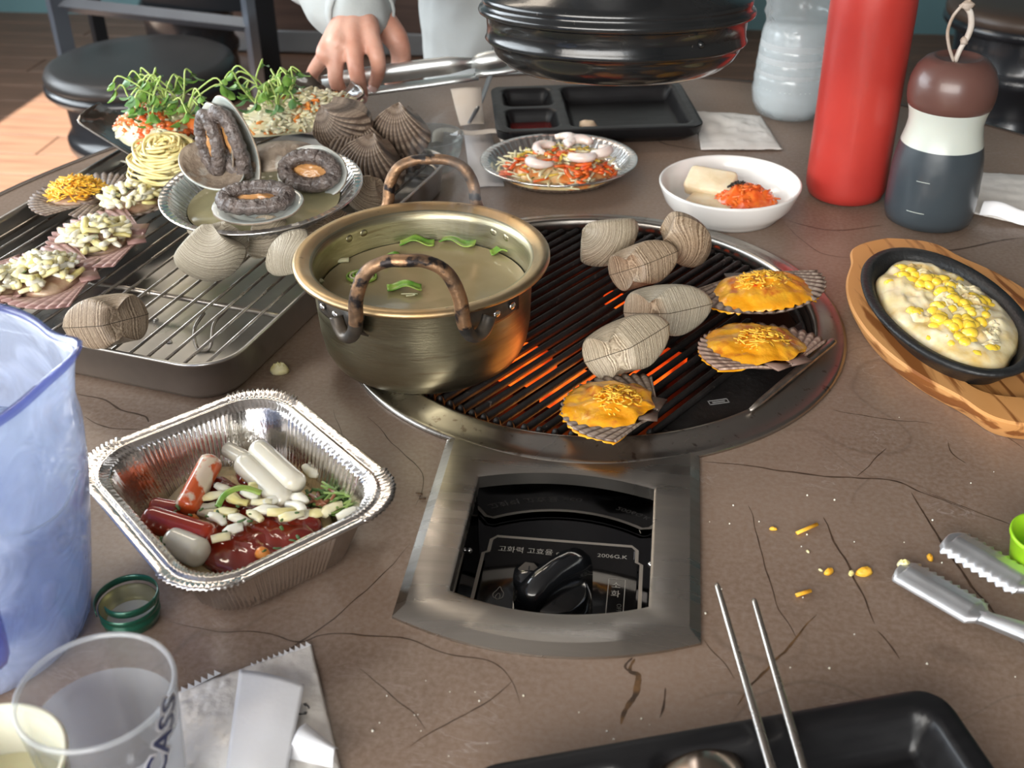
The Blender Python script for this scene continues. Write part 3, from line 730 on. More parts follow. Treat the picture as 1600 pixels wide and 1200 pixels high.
def clam_px(mi, label, p1, p2, z, dors, name='clam', kind='clam', cat='clam', wide=1.0, group=None):
    return shellfish(kind, mi, label, cat, P(*p1, z), P(*p2, z if len(p1) == 2 else z), dors, name=name, wide=wide, group=group)
G0 = .0035
def clam2(mi, label, p1, p2, dors, **k): return shellfish('clam', mi, label, 'clam', P(*p1), P(*p2), dors, **k)
def v(x, y, z): return Vector((x, y, z))
clam2(0, 'cream clam at the far left of the clams on the grill', (908, 408, .016), (992, 342, .046), v(-.5, .35, .75), wide=1.15)
clam2(1, 'tan banded clam at the back right of the clams on the grill', (1062, 350, .052), (1084, 402, .018), v(-1, -.1, .30), wide=1.05, grow=1.45)
clam2(1, 'brownish clam in the middle of the back clams, hinge facing out', (952, 430, .018), (1060, 392, .038), v(-.1, -1, .35), wide=1.15)
clam2(2, 'tan clam with long dark hinge line, just behind the nearest clam', (974, 488, .018), (1114, 474, .027), v(-.15, -1, .30), wide=1.1)
clam2(0, 'striped grey clam nearest the front on the grill', (913, 566, .017), (1046, 506, .041), v(-.1, -1, .28), wide=1.12)

# ------------------------------------------------------------------ food helpers
def pile(n, fn, L, rad, flat=.7, seg=5, bend=.25, nseg=3, tilt=.35):
    """n short shreds laid over fn(u) -> surface point"""
    out = []
    for _ in range(n):
        c = Vector(fn()); a = R.uniform(0, 2 * PI); t = R.uniform(-tilt, tilt); l = L * R.uniform(.6, 1.25)
        d = Vector((math.cos(a) * math.cos(t), math.sin(a) * math.cos(t), math.sin(t))) * l / 2
        s = Vector((-d.y, d.x, 0)) * R.uniform(-bend, bend)
        pts = [c - d, c - d * .3 + s, c + d * .35 + s, c + d][:nseg + 1]
        r = rad * R.uniform(.75, 1.2)
        out.append(tube(pts, [r * .8, r, r, r * .7][:nseg + 1], seg, flat))
    return join(*out)
def dome(cx, cy, rx, ry, z0, h, rot=0.0, edge=.0, power=1.0):
    """random point on an elliptic dome"""
    def f():
        r = math.sqrt(R.random()) ; a = R.uniform(0, 2 * PI)
        x, y = rx * r * math.cos(a), ry * r * math.sin(a)
        z = z0 + h * (1 - r ** 2) ** power + R.uniform(-.0008, .001)
        return (cx + x * math.cos(rot) - y * math.sin(rot), cy + x * math.sin(rot) + y * math.cos(rot), z)
    return f
def mound(rx, ry, h, amp=.15, freq=3.0, seed=0.0, nr=9, seg=36, edge=.0, power=.8, lip=0.0):
    """lumpy closed mound, flat underneath"""
    V, F = [], []
    V.append((0, 0, h * (1 + amp * noise.noise(Vector((seed, 0, 0))))))
    for i in range(1, nr + 1):
        r = i / nr
        for j in range(seg):
            a = 2 * PI * j / seg; d = Vector((math.cos(a) * r, math.sin(a) * r, seed))
            e = 1 + .12 * noise.noise(Vector((math.cos(a) * 1.6, math.sin(a) * 1.6, seed + 7))) * (r ** 2)
            z = h * max(1 - r ** 2.4, 0) ** power + h * amp * (noise.noise(d * freq) + .5 * noise.noise(d * freq * 2.3)) * (1 - r ** 6)
            V.append((rx * d.x * e, ry * d.y * e, max(z, 0) if i < nr else 0))
    for j in range(seg): F.append((0, 1 + j, 1 + (j + 1) % seg))
    for i in range(nr - 1):
        for j in range(seg):
            k = (j + 1) % seg; a = 1 + i * seg; b = a + seg; F.append((a + j, b + j, b + k, a + k))
    n0 = len(V) ; V.append((0, 0, 0)); a = 1 + (nr - 1) * seg
    for j in range(seg): F.append((n0, a + (j + 1) % seg, a + j))
    return V, F
CHED = mat('cheddar_orange', (.92, .42, .03), .38, 0, (.95, .55, .08), 120, sss=.35, ssr=(1, .5, .1))
CHEDM = mat('melted_cheddar', (.86, .30, .006), .26, 0, (.88, .42, .03), 60, sss=.3, coat=.3, bump=.5, bscale=130, col3=(.60, .16, .02), n3scale=70, ramp3=(.56, .68), ssr=(1, .5, .1))
MOZZ = mat('mozzarella', (.84, .80, .58), .35, 0, (.86, .78, .44), 90, sss=.4, ssr=(1, .9, .6))
MOZY = mat('yellow_cheese', (.80, .70, .28), .35, 0, (.84, .78, .46), 90, sss=.35, ssr=(1, .9, .5))
MOZW = mat('white_cheese', (.86, .85, .74), .35, 0, (.84, .80, .62), 80, sss=.4, ssr=(1, .9, .7))
REDS = mat('red_sauce', (.30, .018, .010), .10, 0, (.22, .012, .008), 30, coat=.7, sss=.1, bump=.15, bscale=60)
REDO = mat('red_pepper_paste', (.72, .08, .015), .2, 0, (.85, .20, .03), 120, coat=.4, sss=.2, bump=.3, bscale=200)
HERB = mat('herb_green', (.045, .10, .025), .6, 0, (.09, .17, .04), 200)
MEAT = mat('shell_meat', (.42, .25, .17), .3, 0, (.62, .48, .34), 90, coat=.4, sss=.2, bump=.3, bscale=160)

# ------------------------------------------------------------------ oven tray with wire rack
TZ = .032; TA = math.radians(-12.3)
TC0 = P(300, 580, TZ)
ux = Vector((math.cos(TA), math.sin(TA), 0)); uy = Vector((-ux.y, ux.x, 0))
corner = Vector((-.2365, -.158, 0))                 # near right corner of the rim
TW, TL = .315, .418
tc_ = corner - ux * TW / 2 + uy * TL / 2
tray = thing('oven_tray', 'grey steel oven tray with low sides under the wire rack of shellfish', 'tray', (tc_.x, tc_.y, 0.0006), TA)
def rr3(sx, sy, r, z): return [(x, y, z) for x, y in rrect(sx, sy, r, 8)]
mesh('tray_body', loft([rr3(TW - .024, TL - .024, .024, 0), rr3(TW - .016, TL - .016, .028, .001), rr3(TW - .011, TL - .011, .030, .005), rr3(TW - .006, TL - .006, .032, TZ - .003), rr3(TW - .0005, TL - .0005, .034, TZ - .0015),
                        rr3(TW, TL, .034, TZ), rr3(TW - .001, TL - .001, .034, TZ + .001), rr3(TW - .005, TL - .005, .032, TZ + .0008), rr3(TW - .008, TL - .008, .031, TZ - .003),
                        rr3(TW - .014, TL - .014, .028, .0065), rr3(TW - .020, TL - .020, .026, .0028), rr3(TW - .03, TL - .03, .022, .0022)]), DULLST, tray)
for k in range(5):
    mesh('water_drop', xf(ball(.003, 10, 6, scl=(1, .8, .35)), T(TW * .5 - .06 - .03 * k, -TL / 2 + .04 + .013 * (k * 7 % 5), .0028)), CHROME, tray)
RZ0 = .0215
rack = thing('wire_rack', 'thin steel wire cooling rack standing in the oven tray', 'rack', (tc_.x, tc_.y, .0006), TA)
WIRE = mat('rack_wire', (.52, .48, .43), .25, 1.0, (.30, .27, .24), 70, rough2=.4)
rw, rl = TW - .022, TL - .022
fr_ = [(x, y, RZ0) for x, y in rrect(rw, rl, .02, 5)]
mesh('frame_wire', tube(fr_, .0019, 8, closed=True), WIRE, rack)
nb = 19
for i in range(nb):
    x = -rw / 2 + rw * (i + 1) / (nb + 1)
    mesh('rack_wire', tube([(x, -rl / 2, RZ0 + .0006), (x, 0, RZ0 + .0008), (x, rl / 2, RZ0 + .0006)], .00115, 6), WIRE, rack)
for y in (-.107, .075, .175):
    mesh('cross_wire', tube([(-rw / 2, y, RZ0 - .002), (rw / 2, y, RZ0 - .002)], .0021, 8), WIRE, rack)
for x, y, s in ((rw / 2 - .045, -rl / 2 + .055, 1), (-rw / 2 + .03, -rl / 2 + .05, -1), (rw / 2 - .04, rl / 2 - .05, 1), (-rw / 2 + .04, rl / 2 - .05, -1)):
    mesh('rack_leg', tube(smooth_path([(x, y + .03, RZ0 - .001), (x, y + .012, RZ0 - .004), (x + .002 * s, y, .0045), (x - .006 * s, y - .004, .0042), (x - .012 * s, y + .004, RZ0 - .006), (x - .013 * s, y + .02, RZ0 - .001)], 5), .0014, 6), WIRE, rack)
RK = RZ0 + .0026
# clams on the rack
clam2(1, 'lone tan clam at the front of the wire rack', (232, 490, RK + .022), (97, 512, RK + .020), v(.05, -1, .30), wide=1.2)
clam2(2, 'large greenish cream clam below the foil plate of abalone', (384, 388, RK + .030), (274, 404, RK + .016), v(.35, .25, .85), wide=1.2)
clam2(2, 'pale clam standing between the pot and the tray edge', (480, 362, RK + .044), (424, 428, RK + .012), v(.8, .3, .45), wide=1.2)
clam2(0, 'grey ridged clam wedged behind the pale clam, under the foil plate', (445, 342, RK + .034), (388, 398, RK + .010), v(.4, .5, .7), wide=1.1)
clam2(2, 'small bluish white clam peeping out under the left of the foil plate', (345, 345, RK + .022), (292, 358, RK + .014), v(.1, .5, .8), wide=1.0)
clam2(1, 'smooth brown clam just right of the foil plate, behind the pot', (600, 318, RK + .010), (535, 285, RK + .020), v(-.3, .5, .7), wide=1.0)
clam2(1, 'shaded grey clam under the right side of the foil plate', (540, 345, RK + .008), (470, 378, RK + .010), v(.1, .5, .7), wide=.9)
# ark shells
ARKS = [('upright ribbed ark shell nearest the hand', (538, 198), .052, .062, v(.8, -.3, .5), v(-.5, .1, 1)),
        ('dark ribbed ark shell in front of the upright one', (562, 228), .036, .058, v(1, .1, -.1), v(0, .6, 1)),
        ('pale ribbed ark shell furthest right in the ark shell heap', (628, 206), .045, .058, v(1, -.2, 0), v(.1, .5, 1)),
        ('blotchy ark shell under the pale right one', (622, 236), .026, .054, v(1, .2, -.1), v(0, .3, 1)),
        ('nearest ribbed ark shell, beside the rim of the foil plate', (582, 262), .030, .066, v(.9, -.35, -.1), v(.25, .55, 1))]
for lab, pc_, z, L, dx_, dr in ARKS:
    c = P(*pc_, RK + z - .010); dx_ = dx_.normalized() * L / 2
    shellfish('ark', 0, lab, 'ark shell', c - dx_, c + dx_, dr, name='ark_shell', group='ark shells heaped behind the foil plate')

# ---- foil dishes
def foil_dish(name, label, cat, c, rx, ry, h, rot, flange=.006, nf=72, amp=.0009, par=None, egg=0.0):
    t_ = thing(name, label, cat, c, rot)
    def ring(rx_, ry_, z, am, seg=nf * 4):
        out = []
        for j in range(seg):
            a = 2 * PI * j / seg; k = 1 + (am / rx_) * math.cos(a * nf)
            e = 1 + egg * math.sin(a)
            out.append((rx_ * k * math.cos(a) * e, ry_ * k * math.sin(a), z + am * .5 * math.sin(a * nf)))
        return out
    mesh('foil_dish', loft([ring(rx * .70, ry * .70, .0006, 0), ring(rx * .74, ry * .74, .0008, amp * .3), ring(rx * .80, ry * .80, h * .35, amp), ring(rx - flange * 1.2, ry - flange * 1.2, h * .92, amp * .8),
                           ring(rx - flange, ry - flange, h, amp * .3), ring(rx - flange * .3, ry - flange * .3, h - .0002, amp * .3), ring(rx, ry, h + .0009, 0), ring(rx + .0008, ry + .0008, h, 0), ring(rx, ry, h - .0012, 0), ring(rx - .0015, ry - .0015, h - .0008, 0),
                           ], True, False), FOILP, t_)
    thick(t_.children[0], .00025)
    return t_
AC = P(410, 292, .070)
ab = foil_dish('foil_plate', 'round foil plate holding abalone and broth, set on the clams', 'foil plate', (AC.x, AC.y, .053), .0815, .0800, .017, .3)
ab.rotation_euler = (math.radians(3), math.radians(-2), .3)
mesh('abalone_broth', lathe([(.062, .0045), (0, .0045)], 48), mat('milky_broth', (.40, .36, .20), .08, 0, (.30, .27, .15), 30, coat=.5), ab)
ABS = mat('abalone_skin', (.075, .060, .055), .35, 0, (.17, .135, .12), 120, coat=.3, bump=1.0, bscale=260, bdist=.004)
ABF = mat('abalone_foot', (.52, .27, .10), .3, 0, (.42, .20, .07), 60, sss=.2, coat=.4, bump=.4, bscale=60)
ABSH = mat('abalone_shell', (.36, .29, .22), .4, 0, (.16, .12, .09), 60, bump=.8, bscale=90, bdist=.004, col3=(.55, .55, .50), n3scale=30)
PEARL = mat('pearly_inside', (.62, .62, .58), .15, 0, (.40, .46, .44), 40, coat=.8)
def abalone(label, mtx, L, W, shell=True):
    t_ = thing('abalone', label, 'abalone'); t_.matrix_world = mtx
    if shell:
        def sh(u, w_):
            a = 2 * PI * u; r = w_
            e = 1 + .03 * noise.noise(Vector((math.cos(a) * 3, math.sin(a) * 3, L * 90)))
            return (L * .56 * r * math.cos(a) * e, W * .60 * r * math.sin(a) * e, -.010 * (1 - r ** 2) + .001 * math.sin(r * 18))
        o = mesh('shell', sheet(sh, 40, 10, True), [ABSH, PEARL], t_); thick(o, .0014)
        o.modifiers[0].material_offset = 1
    # frilled dark skirt: a thick wavy ring; pale foot inside
    pts = []
    for k in range(64):
        a = 2 * PI * k / 64
        pts.append((L * .39 * math.cos(a), W * .30 * math.sin(a), .006 + .0004 * math.sin(k * 1.7) + .0015 * noise.noise(Vector((k * .3, L * 50, 0)))))
    rad = [(.0066 + .0004 * math.sin(k * 2.3)) * (W / .04) ** .5 for k in range(64)]
    mesh('skirt', tube(pts, rad, 10, .9, closed=True), ABS, t_)
    mesh('foot', xf(mound(L * .36, W * .26, .0085, .25, 2.5, L * 77), T(0, 0, -.001)), ABF, t_)
    return t_
abalone('abalone lying flat at the front of the foil plate', basis(P(402, 318, .071), v(1, .05, .06), v(-.1, 1, .30)), .066, .040)
abalone('dark abalone in its shell at the right of the foil plate', basis(P(487, 270, .073), v(1, -.08, -.04), v(.25, .75, .95)), .054, .040)
abalone('abalone standing on edge, pointed end up', basis(P(368, 222, .098), v(-.30, .10, 1), v(-.9, .55, -.2)), .070, .040)
abalone('abalone leaning behind the upright one, showing its bumpy shell', basis(P(338, 222, .096), v(-.10, .12, 1), v(-.8, .6, .0)), .058, .036)
sh_ = thing('abalone_shell', 'open pearly abalone shell at the left of the foil plate', 'abalone shell'); sh_.matrix_world = basis(P(330, 258, .082), v(1, -.45, -.35), v(.3, .9, .5))
o = mesh('shell_cup', sheet(lambda u, w_: (.031 * w_ * math.cos(2 * PI * u), .021 * w_ * math.sin(2 * PI * u), -.011 * (1 - w_ ** 2)), 40, 10, True), [PEARL, ABSH], sh_); thick(o, .0016); o.modifiers[0].material_offset = 1
sh_ = thing('abalone_shell', 'brown abalone shell lying behind the upright abalone', 'abalone shell'); sh_.matrix_world = basis(P(432, 245, .080), v(1, .2, .1), v(-.2, .9, .25))
o = mesh('shell_cup', sheet(lambda u, w_: (.033 * w_ * math.cos(2 * PI * u), .020 * w_ * math.sin(2 * PI * u), .010 * (1 - w_ ** 2)), 40, 10, True), [ABSH, PEARL], sh_); thick(o, .0016)

# ---- scallops
def scallop_vf(r, depth, ribs=22, ns=12, nt=132, ear=True):
    V, F, UV = [], [], []
    for i in range(ns + 1):
        s = i / ns
        for j in range(nt + 1):
            a = -1.25 + 2.5 * j / nt                       # fan opening around +y
            rad = r * 2 * math.cos(a * .62) ** .75
            ca = math.cos(a * ribs * 2.5)
            rib = .02 * ca * s ** 1.5
            x = rad * s * math.sin(a) * (1 + rib * .9); y = rad * s * math.cos(a) * (1 + rib * .9)
            q = math.hypot(x, y - r) / r
            z = -depth * max(0, 1 - q ** 2) + rib * r * .9
            if s == 0: x = y = 0; z = 0
            V.append((x, y - r, z)); UV.append((s, .5 + .5 * ca))
    n = nt + 1
    for i in range(ns):
        for j in range(nt): F.append((i * n + j, i * n + j + 1, (i + 1) * n + j + 1, (i + 1) * n + j))
    if ear:
        for sx in (-1, 1):
            k = len(V); pts = [(0, .0), (sx * .46 * r, -.08 * r), (sx * .50 * r, .30 * r), (sx * .30 * r, .34 * r), (0, .25 * r)]
            for u in range(5): V.append((pts[u][0], pts[u][1] - r, .03 * r * (u in (1, 2)) - .02 * r)); UV.append((1, u / 5))
            F.append((k, k + 1, k + 2, k + 3)); F.append((k, k + 3, k + 4))
    return (V, F), UV
SCAL = shell_mat('scallop_shell', (.60, .44, .34), (.30, .19, .15), 16, radial=1, radk=.6)
SCALW = shell_mat('scallop_shell_charred', (.46, .38, .31), (.13, .085, .065), 12, radial=1, radk=.6)
def scallop(label, c, ang, r, m, cover='melt', tiltx=0, group=None, name='cheese_scallop', cat='scallop', tilty=0, seed=1.0):
    t_ = thing(name, label, cat, c, (tiltx, tilty, ang)); vf, UV = scallop_vf(r, r * .34)
    o = mesh('shell', vf, m, t_, True, UV); thick(o, .0016, 0)
    (FV, FF), _ = scallop_vf(r, r * .34, ns=20, nt=60, ear=False); NV = []
    for x, y, z in FV:
        q = min(1, math.hypot(x, y) / r / 1.18); e = 1 + .07 * noise.noise(Vector((x / r * 2.2, y / r * 2.2, seed)))
        x2, y2 = x * .985 * e, (y + .04 * r) * .945 * e
        nn = noise.noise(Vector((x / r * 2.6, y / r * 2.6, seed * 3))) + .5 * noise.noise(Vector((x / r * 6, y / r * 6, seed * 5)))
        NV.append((x2, y2, -.005 * r + r * (.26 if cover == 'melt' else .12) * (1 - q ** 2.2) + r * .10 * nn * (1 - q ** 4) - .06 * r * q ** 6))
    o = mesh('cheese_filling', (NV, FF), CHEDM if cover == 'melt' else MEAT, t_); thick(o, r * .02, -1)
    if cover == 'melt':
        R.seed(int(seed * 100))
        stuff(mesh('cheddar_shreds', pile(150, dome(-r * .02, -r * .10, r * .62, r * .54, r * .10, r * .25), r * .18, r * .024, bend=.4), CHED, t_))
        stuff(mesh('herb_flecks', pile(9, dome(0, 0, r * .7, r * .6, -r * .02, r * .27), r * .09, r * .022, flat=.4), HERB, t_))
        mesh('red_bit', xf(mound(r * .13, r * .11, r * .06, .2, 2, seed), T(r * .25, r * .1, r * .19)), REDO, t_)
    return t_
scallop('cheddar topped scallop at the front of the grill', P(955, 632, .019), math.radians(78), .0315, SCALW, tiltx=math.radians(-4), tilty=math.radians(5), seed=1.3)
scallop('cheddar topped scallop on the right, ruffled edge up', P(1183, 540, .019), math.radians(40), .0345, SCAL, tiltx=math.radians(-3), tilty=math.radians(6), seed=2.1)
scallop('heaped cheddar scallop at the back right of the grill', P(1192, 455, .021), math.radians(200), .0355, SCALW, tiltx=math.radians(3), tilty=math.radians(3), seed=3.4)

# ---- cheese topped shells on the rack
def cheese_shell(label, px, py, z, ang, r, mats, seed, shellm, L=.40, n=66, rad=.085, name='cheese_scallop'):
    t_ = thing(name, label, 'scallop', P(px, py, z), (0, 0, ang)); vf, UV = scallop_vf(r, r * .22)
    o = mesh('shell', vf, shellm, t_, True, UV); thick(o, .0014, 0)
    mesh('shell_meat', xf(mound(r * .72, r * .66, r * .22, .3, 3.0, seed), T(0, 0, -r * .10)), MEAT, t_)
    R.seed(int(seed * 31)); k = n // len(mats)
    for q in mats:
        stuff(mesh('cheese_sticks', pile(k, dome(0, 0, r * .72, r * .66, r * .06, r * .30), r * L, r * rad, bend=.15, tilt=.45), q, t_))
    stuff(mesh('herb_flecks', pile(14, dome(0, 0, r * .7, r * .6, r * .06, r * .34), r * .09, r * .02, flat=.4), HERB, t_))
    return t_
PINKSH = shell_mat('pink_scallop_shell', (.62, .42, .38), (.36, .20, .18), 14, radial=1, radk=.8)
cheese_shell('scallop under a heap of shredded orange cheddar at the back of the rack', 118, 300, RK + .012, 1.2, .033, [CHED, CHED], 4.1, SCALW, L=.34, n=260, rad=.032)
cheese_shell('scallop heaped with pale cheese sticks beside the orange cheddar one', 207, 312, RK + .012, 4.2, .035, [MOZZ, MOZW, MOZY], 5.2, SCALW)
cheese_shell('pale cheese topped pink scallop in the middle of the rack, pointing right', 150, 372, RK + .012, 1.9, .038, [MOZZ, MOZW, MOZY], 6.3, PINKSH, n=75)
cheese_shell('pale cheese and herb topped pink scallop nearest the blue pitcher', 70, 432, RK + .012, 2.0, .038, [MOZZ, MOZY, MOZW], 7.4, PINKSH, n=75)
cheese_shell('half visible pale cheese topped scallop at the left edge of the picture', -22, 448, RK + .012, 4.4, .034, [MOZZ, MOZW], 8.4, PINKSH)

# ---- pen shells with salad, pasta
PEN = mat('pen_shell', (.035, .028, .022), .2, 0, (.09, .07, .05), 30, coat=.6, bump=.3, bscale=60)
def pen_shell(label, a, b, wid, dep, roll=0.0):
    a, b = Vector(a), Vector(b); L = (b - a).length
    t_ = thing('pen_shell', label, 'pen shell'); t_.matrix_world = basis(a, b - a, v(-(b - a).y, (b - a).x, 0)) @ RX(roll)
    def f(u, w_):
        q = (w_ - .5) * 2; prof_ = wid * (.16 + .84 * u ** .75) * (1 - max(0, (u - .82) / .18) ** 2.4 * .55)
        return (L * u + .006 * (1 - q * q) * u, prof_ * q, dep * (abs(q) ** 2.2) * (.3 + .7 * u) + .003 * max(0, (u - .85) / .15) ** 1.5 + .0006 * math.sin(q * 40))
    o = mesh('shell', sheet(f, 26, 30), PEN, t_); thick(o, .0016); return t_
LEAFG = mat('sprout_leaf', (.10, .24, .035), .4, 0, (.20, .36, .07), 90, sss=.25, ssr=(.4, 1, .2))
LEAFB = mat('sprout_leaf_bluish', (.14, .28, .12), .4, 0, (.08, .20, .05), 90, sss=.25, ssr=(.4, 1, .2))
STEM = mat('sprout_stem', (.50, .60, .22), .35, 0, (.36, .52, .14), 60, sss=.3, ssr=(.6, 1, .3))
VEGW = mat('pale_shreds', (.80, .76, .58), .35, 0, (.72, .66, .42), 80, sss=.3)
VEGO = mat('carrot_orange', (.80, .24, .04), .35, 0, (.84, .34, .08), 80, sss=.25)
TOM = mat('tomato_red', (.72, .10, .03), .2, 0, (.80, .22, .05), 60, sss=.25, coat=.4)
PASTA = mat('pasta_yellow', (.80, .66, .28), .3, 0, (.84, .74, .40), 60, sss=.3, coat=.2)
def leaf_vf(c, d, up, L, W):
    m_ = basis(c, d, d.cross(up)); out = []
    V, F = sheet(lambda u, w_: (L * u, W * math.sin(PI * min(1, u * .92 + .06)) ** .7 * (w_ - .5), .12 * L * math.sin(PI * u) + .25 * W * abs(w_ - .5)), 6, 5)
    return xf((V, F), m_)
def sprouts(label, c, rx, ry, h, n, seed, rot=0.0, group=None):
    R.seed(seed)
    t_ = thing('sprout_greens', label, 'sprouts', c); st_, l1, l2 = [], [], []
    for i in range(n):
        a = R.uniform(0, 2 * PI); r = R.random() ** .6
        x, y = rx * r * math.cos(a), ry * r * math.sin(a)
        x, y = x * math.cos(rot) - y * math.sin(rot), x * math.sin(rot) + y * math.cos(rot)
        out = Vector((math.cos(a), math.sin(a), 0)); hh = h * R.uniform(.45, 1.1)
        top = Vector((x, y, hh)) + out * R.uniform(-.006, .012)
        side = Vector((R.uniform(-1, 1), R.uniform(-1, 1), 0)) * .010
        q = smooth_path([(x * .4, y * .4, .0), Vector((x * .7, y * .7, hh * .6)) + side, top + Vector((0, 0, .002)), top + out * .008 + Vector((0, 0, -.003))], 4)
        st_.append(tube(q, .0008, 5))
        d0 = (q[-1] - q[-3]).normalized()
        for s in (-1, 1):
            d = (d0 + Vector((-d0.y, d0.x, 0)) * s * .9 + Vector((0, 0, R.uniform(-.3, .5)))).normalized()
            (l1 if R.random() < .6 else l2).append(leaf_vf(q[-1], d, Vector((R.uniform(-.4, .4), R.uniform(-.4, .4), 1)), R.uniform(.008, .014), R.uniform(.006, .010)))
    for _ in range(n):                                                    # loose leaves within the heap
        f = Vector(dome(0, 0, rx, ry, 0, h * .8, rot)())
        (l1 if R.random() < .5 else l2).append(leaf_vf(f, Vector((R.uniform(-1, 1), R.uniform(-1, 1), R.uniform(-.3, .5))).normalized(), Vector((0, 0, 1)), R.uniform(.009, .015), R.uniform(.006, .010)))
    stuff(mesh('stems', join(*st_), STEM, t_)); stuff(mesh('leaves', join(*l1), LEAFG, t_)); stuff(mesh('pale_leaves', join(*l2), LEAFB, t_))
    return t_
def veg_heap(name, label, cat, c, rx, ry, h, rot, layers, seed):
    R.seed(seed)
    t_ = thing(name, label, cat, c, rot)
    mesh('heap_base', mound(rx, ry, h, .25, 2.5, seed), layers[0][0], t_)
    for m_, n, L, r_, fl in layers:
        stuff(mesh('shreds', pile(n, dome(0, 0, rx * .95, ry * .95, h * .12, h), L, r_, flat=fl, bend=.3), m_, t_))
    return t_
pen_shell('dark pen shell at the far left, filled with sprouts and pasta', P(305, 285, .034), P(208, 182, .052), .066, .018)
pen_shell('dark pen shell behind the foil plate, filled with shredded vegetables', P(392, 228, .040), P(520, 150, .050), .060, .018)
veg_heap('tomato_topping', 'diced tomato and crab stick heap in the left pen shell', 'topping', P(245, 205, .062), .050, .036, .020, 2.2, [(VEGW, 40, .016, .0018, .7), (TOM, 120, .011, .0036, .8), (VEGW, 70, .010, .0025, .8)], 3)
tag(mesh('crab_stick', xf(mound(.020, .015, .014, .15, 2, 3), T(*P(312, 202, .064))), TOM), 'red crab stick lump beside the pasta nest', 'crab stick')
veg_heap('shredded_vegetable_topping', 'pale and orange shredded vegetables filling the right pen shell', 'topping', P(468, 185, .060), .062, .038, .020, -.6 + 1.4, [(VEGW, 300, .020, .0019, .8), (VEGO, 60, .018, .0019, .8), (MOZZ, 110, .014, .0024, .7)], 5)
sprouts('feathery green sprouts piled on the left pen shell', P(268, 190, .074), .040, .024, .040, 34, 11)
sprouts('round leaved green sprouts piled on the right pen shell', P(425, 170, .074), .030, .020, .036, 26, 17)
t_ = thing('pasta_nest', 'nest of yellow spaghetti strands between the sprouts and the foil plate', 'pasta', P(265, 262, .050), (math.radians(12), 0, .2))
R.seed(5)
for k in range(52):
    rr = R.uniform(.006, .0345); zz = -.002 + .027 * math.sqrt(max(0, 1 - (rr / .034) ** 2)) + R.uniform(-.002, .003); a0 = R.uniform(0, 6.28); sp = R.uniform(2.2, 4.6); ph = R.uniform(-.15, .15)
    q = [(rr * (1 + .10 * math.sin(a * 2 + k)) * math.cos(a), rr * .85 * math.sin(a), zz + .003 * math.sin(a * 1.5 + k) + ph * rr * math.cos(a)) for a in [a0 + sp * i / 18 for i in range(19)]]
    mesh('noodle', tube(q, .00125, 6), PASTA, t_)
mesh('nest_core', mound(.024, .021, .016, .2, 3, 2), PASTA, t_)
for i, (x, y, a, l) in enumerate(((197, 253, -.3, .012), (218, 262, -.2, .009), (205, 268, .3, .005))):
    c = P(x, y, RK); d = v(math.cos(a), math.sin(a), 0) * l / 2
    tag(mesh('noodle_scrap', tube([c - d, c, c + d], .0011, 6), MOZW), ('longest', 'middle sized', 'shortest')[i] + ' white scrap dropped on the rack beside the pen shell', 'scrap')
# clear cup of water behind the ark shells
t_ = thing('small_clear_dish', 'small clear dish rim seen right of the ark shells', 'dish', P(672, 235, .020))
mesh('dish_wall', lathe([(.024, -.016), (.030, 0), (.033, .016), (.034, .016), (.031, 0), (.025, -.017)], 40), clear('clear_dish', (.75, .78, .76), .12), t_)

# ------------------------------------------------------------------ behind the grill: plates, tray, packets, bottles
fp = foil_dish('foil_plate', 'foil plate of shrimp, cheese and red sauce beyond the pot', 'foil plate', P(873, 272, .0015), .076, .068, .016, .15, nf=60, egg=.0)
t_ = thing('shrimp_gratin', 'heap of shredded cheese, shrimp and red sauce on the foil plate', 'gratin', P(873, 268, .0105), .1)
mesh('cheese_bed', mound(.055, .047, .014, .25, 3, 9), mat('saucy_cheese', (.80, .62, .34), .3, 0, (.82, .26, .05), 55, ramp=(.45, .6), sss=.3, coat=.3, bump=.4, bscale=120), t_)
R.seed(21)
stuff(mesh('cheese_shreds', pile(130, dome(0, 0, .060, .052, .004, .015), .016, .0015, bend=.25), MOZZ, t_))
stuff(mesh('yellow_shreds', pile(40, dome(0, 0, .05, .045, .006, .016), .012, .0015, bend=.25), mat('yellow_orange_cheese', (.86, .62, .12), .3, sss=.3), t_))
stuff(mesh('red_streaks', pile(70, dome(.0, -.012, .054, .036, .006, .015), .014, .0030, flat=.4), REDO, t_))
stuff(mesh('herb_flecks', pile(60, dome(0, 0, .05, .045, .008, .017), .003, .0008, flat=.4), HERB, t_))
SHRIMP = mat('pale_shrimp', (.80, .66, .60), .2, 0, (.86, .78, .74), 60, sss=.4, coat=.5)
for k, (x, y, a) in enumerate(((.020, .018, .3), (-.016, -.028, 2.4), (.022, -.012, 3.3), (-.010, .004, 1.0), (.002, .028, 5.0), (.036, .000, 4.2))):
    q = [(x + .011 * math.cos(a + t), y + .010 * math.sin(a + t), .0215 + .001 * math.sin(t)) for t in [i * 3.4 / 9 for i in range(10)]]
    mesh('shrimp', tube(q, [.0030 + .0028 * math.sin(PI * min(1, .15 + i / 10)) for i in range(10)], 9, .8), SHRIMP, t_)

